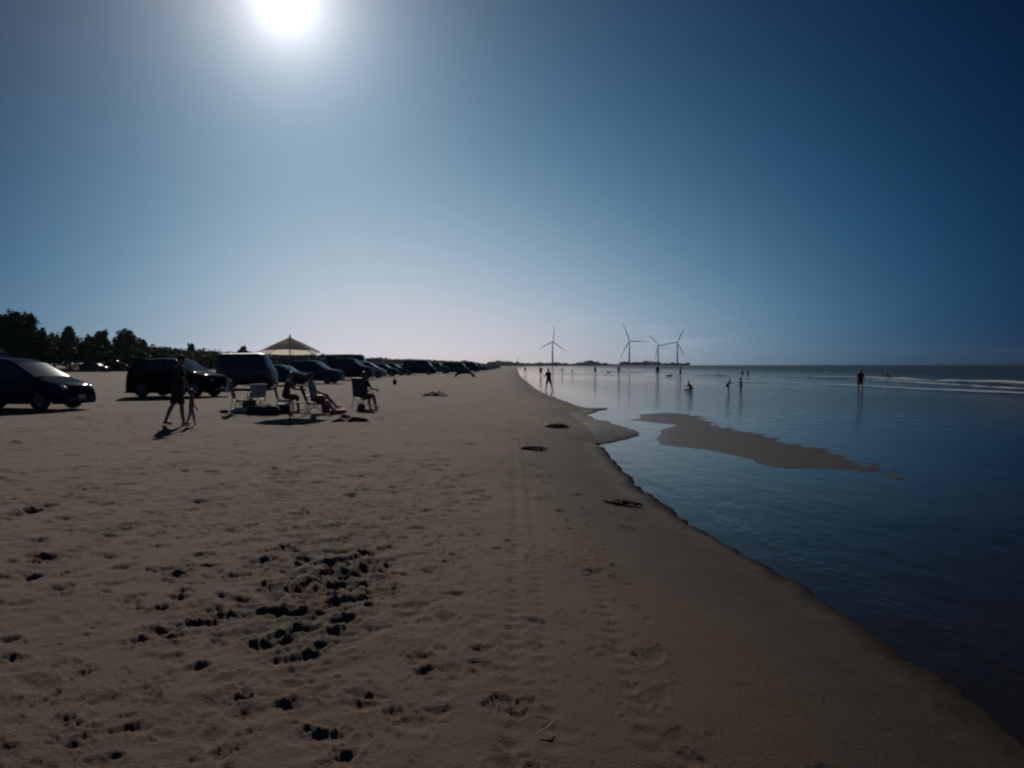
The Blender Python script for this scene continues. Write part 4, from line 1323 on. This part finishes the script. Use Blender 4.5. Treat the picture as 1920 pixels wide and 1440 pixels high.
# ------------------------------------------------------------------ haze
HAZE = True
if HAZE:
    hz = MB()
    a, zb, ztop = 7500, -4.2, 145
    v = [(-a, -a, zb), (a, -a, zb), (a, a, zb), (-a, a, zb), (-a, -a, ztop), (a, -a, ztop), (a, a, ztop), (-a, a, ztop)]
    hz.add(v, [(3, 2, 1, 0), (4, 5, 6, 7), (0, 1, 5, 4), (1, 2, 6, 5), (2, 3, 7, 6), (3, 0, 4, 7)])
    m, t, bs, out = nt('sea_haze')
    t.nodes.remove(bs)
    pv = t.nodes.new('ShaderNodeVolumePrincipled')
    pv.inputs['Color'].default_value = (.66, .80, .98, 1)
    pv.inputs['Density'].default_value = .000024
    pv.inputs['Anisotropy'].default_value = .80
    t.links.new(pv.outputs[0], out.inputs['Volume'])
    o = hz.build('haze', m, None, None)
    tag(o, 'thin bright sea haze over the beach', kind='stuff')

# ------------------------------------------------------------------ light
sl = bpy.data.lights.new('sun', 'SUN')
sl.energy = 3.0
sl.angle = R(.53)
sl.color = (1, .94, .84)
so = bpy.data.objects.new('sun', sl)
COL.objects.link(so)
so.rotation_euler = SUN.to_track_quat('Z', 'Y').to_euler()
so.location = SUN * 50

w = bpy.data.worlds.new('World')
sc.world = w
w.use_nodes = True
t = w.node_tree
bg = t.nodes['Background']
sk = t.nodes.new('ShaderNodeTexSky'); sk.sky_type = 'NISHITA'; sk.sun_disc = False
sk.sun_elevation = SUN_EL; sk.sun_rotation = SUN_AZ
sk.air_density = 1.0; sk.dust_density = 0.2; sk.ozone_density = 3.0
tc = t.nodes.new('ShaderNodeTexCoord')
nv = t.nodes.new('ShaderNodeVectorMath'); nv.operation = 'NORMALIZE'; t.links.new(tc.outputs['Generated'], nv.inputs[0])
dt = t.nodes.new('ShaderNodeVectorMath'); dt.operation = 'DOT_PRODUCT'
t.links.new(nv.outputs[0], dt.inputs[0]); dt.inputs[1].default_value = SUN
ang = mathn(t, 'MULTIPLY', mathn(t, 'ARCCOSINE', mathn(t, 'MINIMUM', dt.outputs['Value'], .999999)), 180 / math.pi)
BACK = .16
# gain falls off away from the sun, lens darkening included; pale at the horizon
sep = t.nodes.new('ShaderNodeSeparateXYZ'); t.links.new(nv.outputs[0], sep.inputs[0])
el_ = mathn(t, 'MULTIPLY', mathn(t, 'ARCSINE', mathn(t, 'MAXIMUM', sep.outputs['Z'], 0.0)), 180 / math.pi)
el_ = mathn(t, 'MINIMUM', el_, 32.0)
th_ = mathn(t, 'MINIMUM', ang, 58.0)
he_ = mathn(t, 'EXPONENT', mathn(t, 'DIVIDE', el_, -4.0))
az_ = mathn(t, 'MULTIPLY', mathn(t, 'SUBTRACT', SUN_AZ, mathn(t, 'ARCTAN2', sep.outputs['X'], sep.outputs['Y'])), 180 / math.pi)
az_ = mathn(t, 'MULTIPLY', mathn(t, 'ADD', az_, mathn(t, 'SQRT', mathn(t, 'ADD', mathn(t, 'MULTIPLY', az_, az_), 70.0))), .5)
az_ = mathn(t, 'MINIMUM', az_, 24.0)          # lens falloff painted into the sky, darker towards the left edge
FIT = [0.03, 0.032252, -0.001482, -0.07846, -4.043909, 0.181754, -0.064041, -0.002309]
terms = [None, th_, mathn(t, 'MULTIPLY', th_, th_), el_, he_, mathn(t, 'MULTIPLY', th_, he_), az_, mathn(t, 'MULTIPLY', mathn(t, 'MULTIPLY', th_, th_), he_)]
acc = mathn(t, 'ADD', FIT[0], 0.0)
for k in range(1, 8):
    acc = mathn(t, 'ADD', acc, mathn(t, 'MULTIPLY', terms[k], FIT[k]))
far_ = mathn(t, 'DIVIDE', mathn(t, 'SUBTRACT', ang, 56.0), 24.0, True)
gain = mathn(t, 'ADD', mathn(t, 'MULTIPLY', mathn(t, 'EXPONENT', acc), mathn(t, 'SUBTRACT', 1.0, far_)), mathn(t, 'MULTIPLY', far_, BACK))
bw = t.nodes.new('ShaderNodeRGBToBW'); t.links.new(sk.outputs[0], bw.inputs[0])
lum = mathn(t, 'MULTIPLY', mathn(t, 'MULTIPLY', bw.outputs[0], .1), gain)
# thin cloud streaks low over the far shore
cm = t.nodes.new('ShaderNodeMapping'); cm.inputs['Scale'].default_value = (7, 7, 110)
t.links.new(nv.outputs[0], cm.inputs['Vector'])
cn = t.nodes.new('ShaderNodeTexNoise'); cn.inputs['Scale'].default_value = 1.0; cn.inputs['Detail'].default_value = 5
t.links.new(cm.outputs[0], cn.inputs['Vector'])
band = mathn(t, 'EXPONENT', mathn(t, 'MULTIPLY', mathn(t, 'POWER', mathn(t, 'SUBTRACT', el_, 2.3), 2.0), -.9))
azw = mathn(t, 'MULTIPLY', mathn(t, 'ARCTAN2', sep.outputs['X'], sep.outputs['Y']), 180 / math.pi)
band = mathn(t, 'MULTIPLY', band, mathn(t, 'EXPONENT', mathn(t, 'MULTIPLY', mathn(t, 'POWER', mathn(t, 'DIVIDE', mathn(t, 'SUBTRACT', azw, 10.0), 7.0), 2.0), -1.0)))
cl = mathn(t, 'MULTIPLY', mathn(t, 'MULTIPLY', mathn(t, 'SUBTRACT', cn.outputs['Fac'], .50), 3.2, True), band)
lum = mathn(t, 'MULTIPLY', lum, mathn(t, 'ADD', 1.0, mathn(t, 'MULTIPLY', cl, .6)))
nrm = mathn(t, 'DIVIDE', lum, .55)
hz2 = mathn(t, 'EXPONENT', mathn(t, 'DIVIDE', el_, -1.8))
cmb = t.nodes.new('ShaderNodeCombineColor')
t.links.new(mathn(t, 'MULTIPLY', mathn(t, 'MULTIPLY', mathn(t, 'POWER', nrm, 1.66), 5.1), mathn(t, 'ADD', 1.0, mathn(t, 'MULTIPLY', hz2, .45))), cmb.inputs[0])
t.links.new(mathn(t, 'MULTIPLY', nrm, 5.5), cmb.inputs[1])
t.links.new(mathn(t, 'MULTIPLY', mathn(t, 'MULTIPLY', mathn(t, 'POWER', nrm, .70), 6.2), mathn(t, 'SUBTRACT', 1.0, mathn(t, 'MULTIPLY', hz2, .16))), cmb.inputs[2])


def glow(amp, sig, col):
    e = mathn(t, 'MULTIPLY', mathn(t, 'EXPONENT', mathn(t, 'DIVIDE', ang, -sig)), amp)
    n = t.nodes.new('ShaderNodeMix'); n.data_type = 'RGBA'; n.blend_type = 'MULTIPLY'; n.inputs['Factor'].default_value = 1
    n.inputs['A'].default_value = (*col, 1)
    t.links.new(e, n.inputs['B'])
    return n.outputs['Result']


def addc(a, b):
    n = t.nodes.new('ShaderNodeMix'); n.data_type = 'RGBA'; n.blend_type = 'ADD'; n.inputs['Factor'].default_value = 1
    t.links.new(a, n.inputs['A']); t.links.new(b, n.inputs['B'])
    return n.outputs['Result']


res = addc(addc(cmb.outputs[0], glow(10, 1.5, (1, .98, .95))), addc(glow(8, 3.0, (1, .98, .95)), glow(2.6, 8.0, (.95, .98, 1))))
t.links.new(res, bg.inputs['Color'])
bg.inputs['Strength'].default_value = .1

# ------------------------------------------------------------------ render settings
sc.view_settings.view_transform = 'Standard'
sc.view_settings.look = 'None'
sc.view_settings.exposure = 0.0
sc.view_settings.gamma = 1.0
sc.view_settings.use_curve_mapping = False
sc.render.engine = 'CYCLES'
sc.cycles.use_denoising = True
sc.cycles.max_bounces = 6
sc.cycles.transparent_max_bounces = 8
sc.cycles.volume_bounces = 0
sc.cycles.filter_width = 2.2
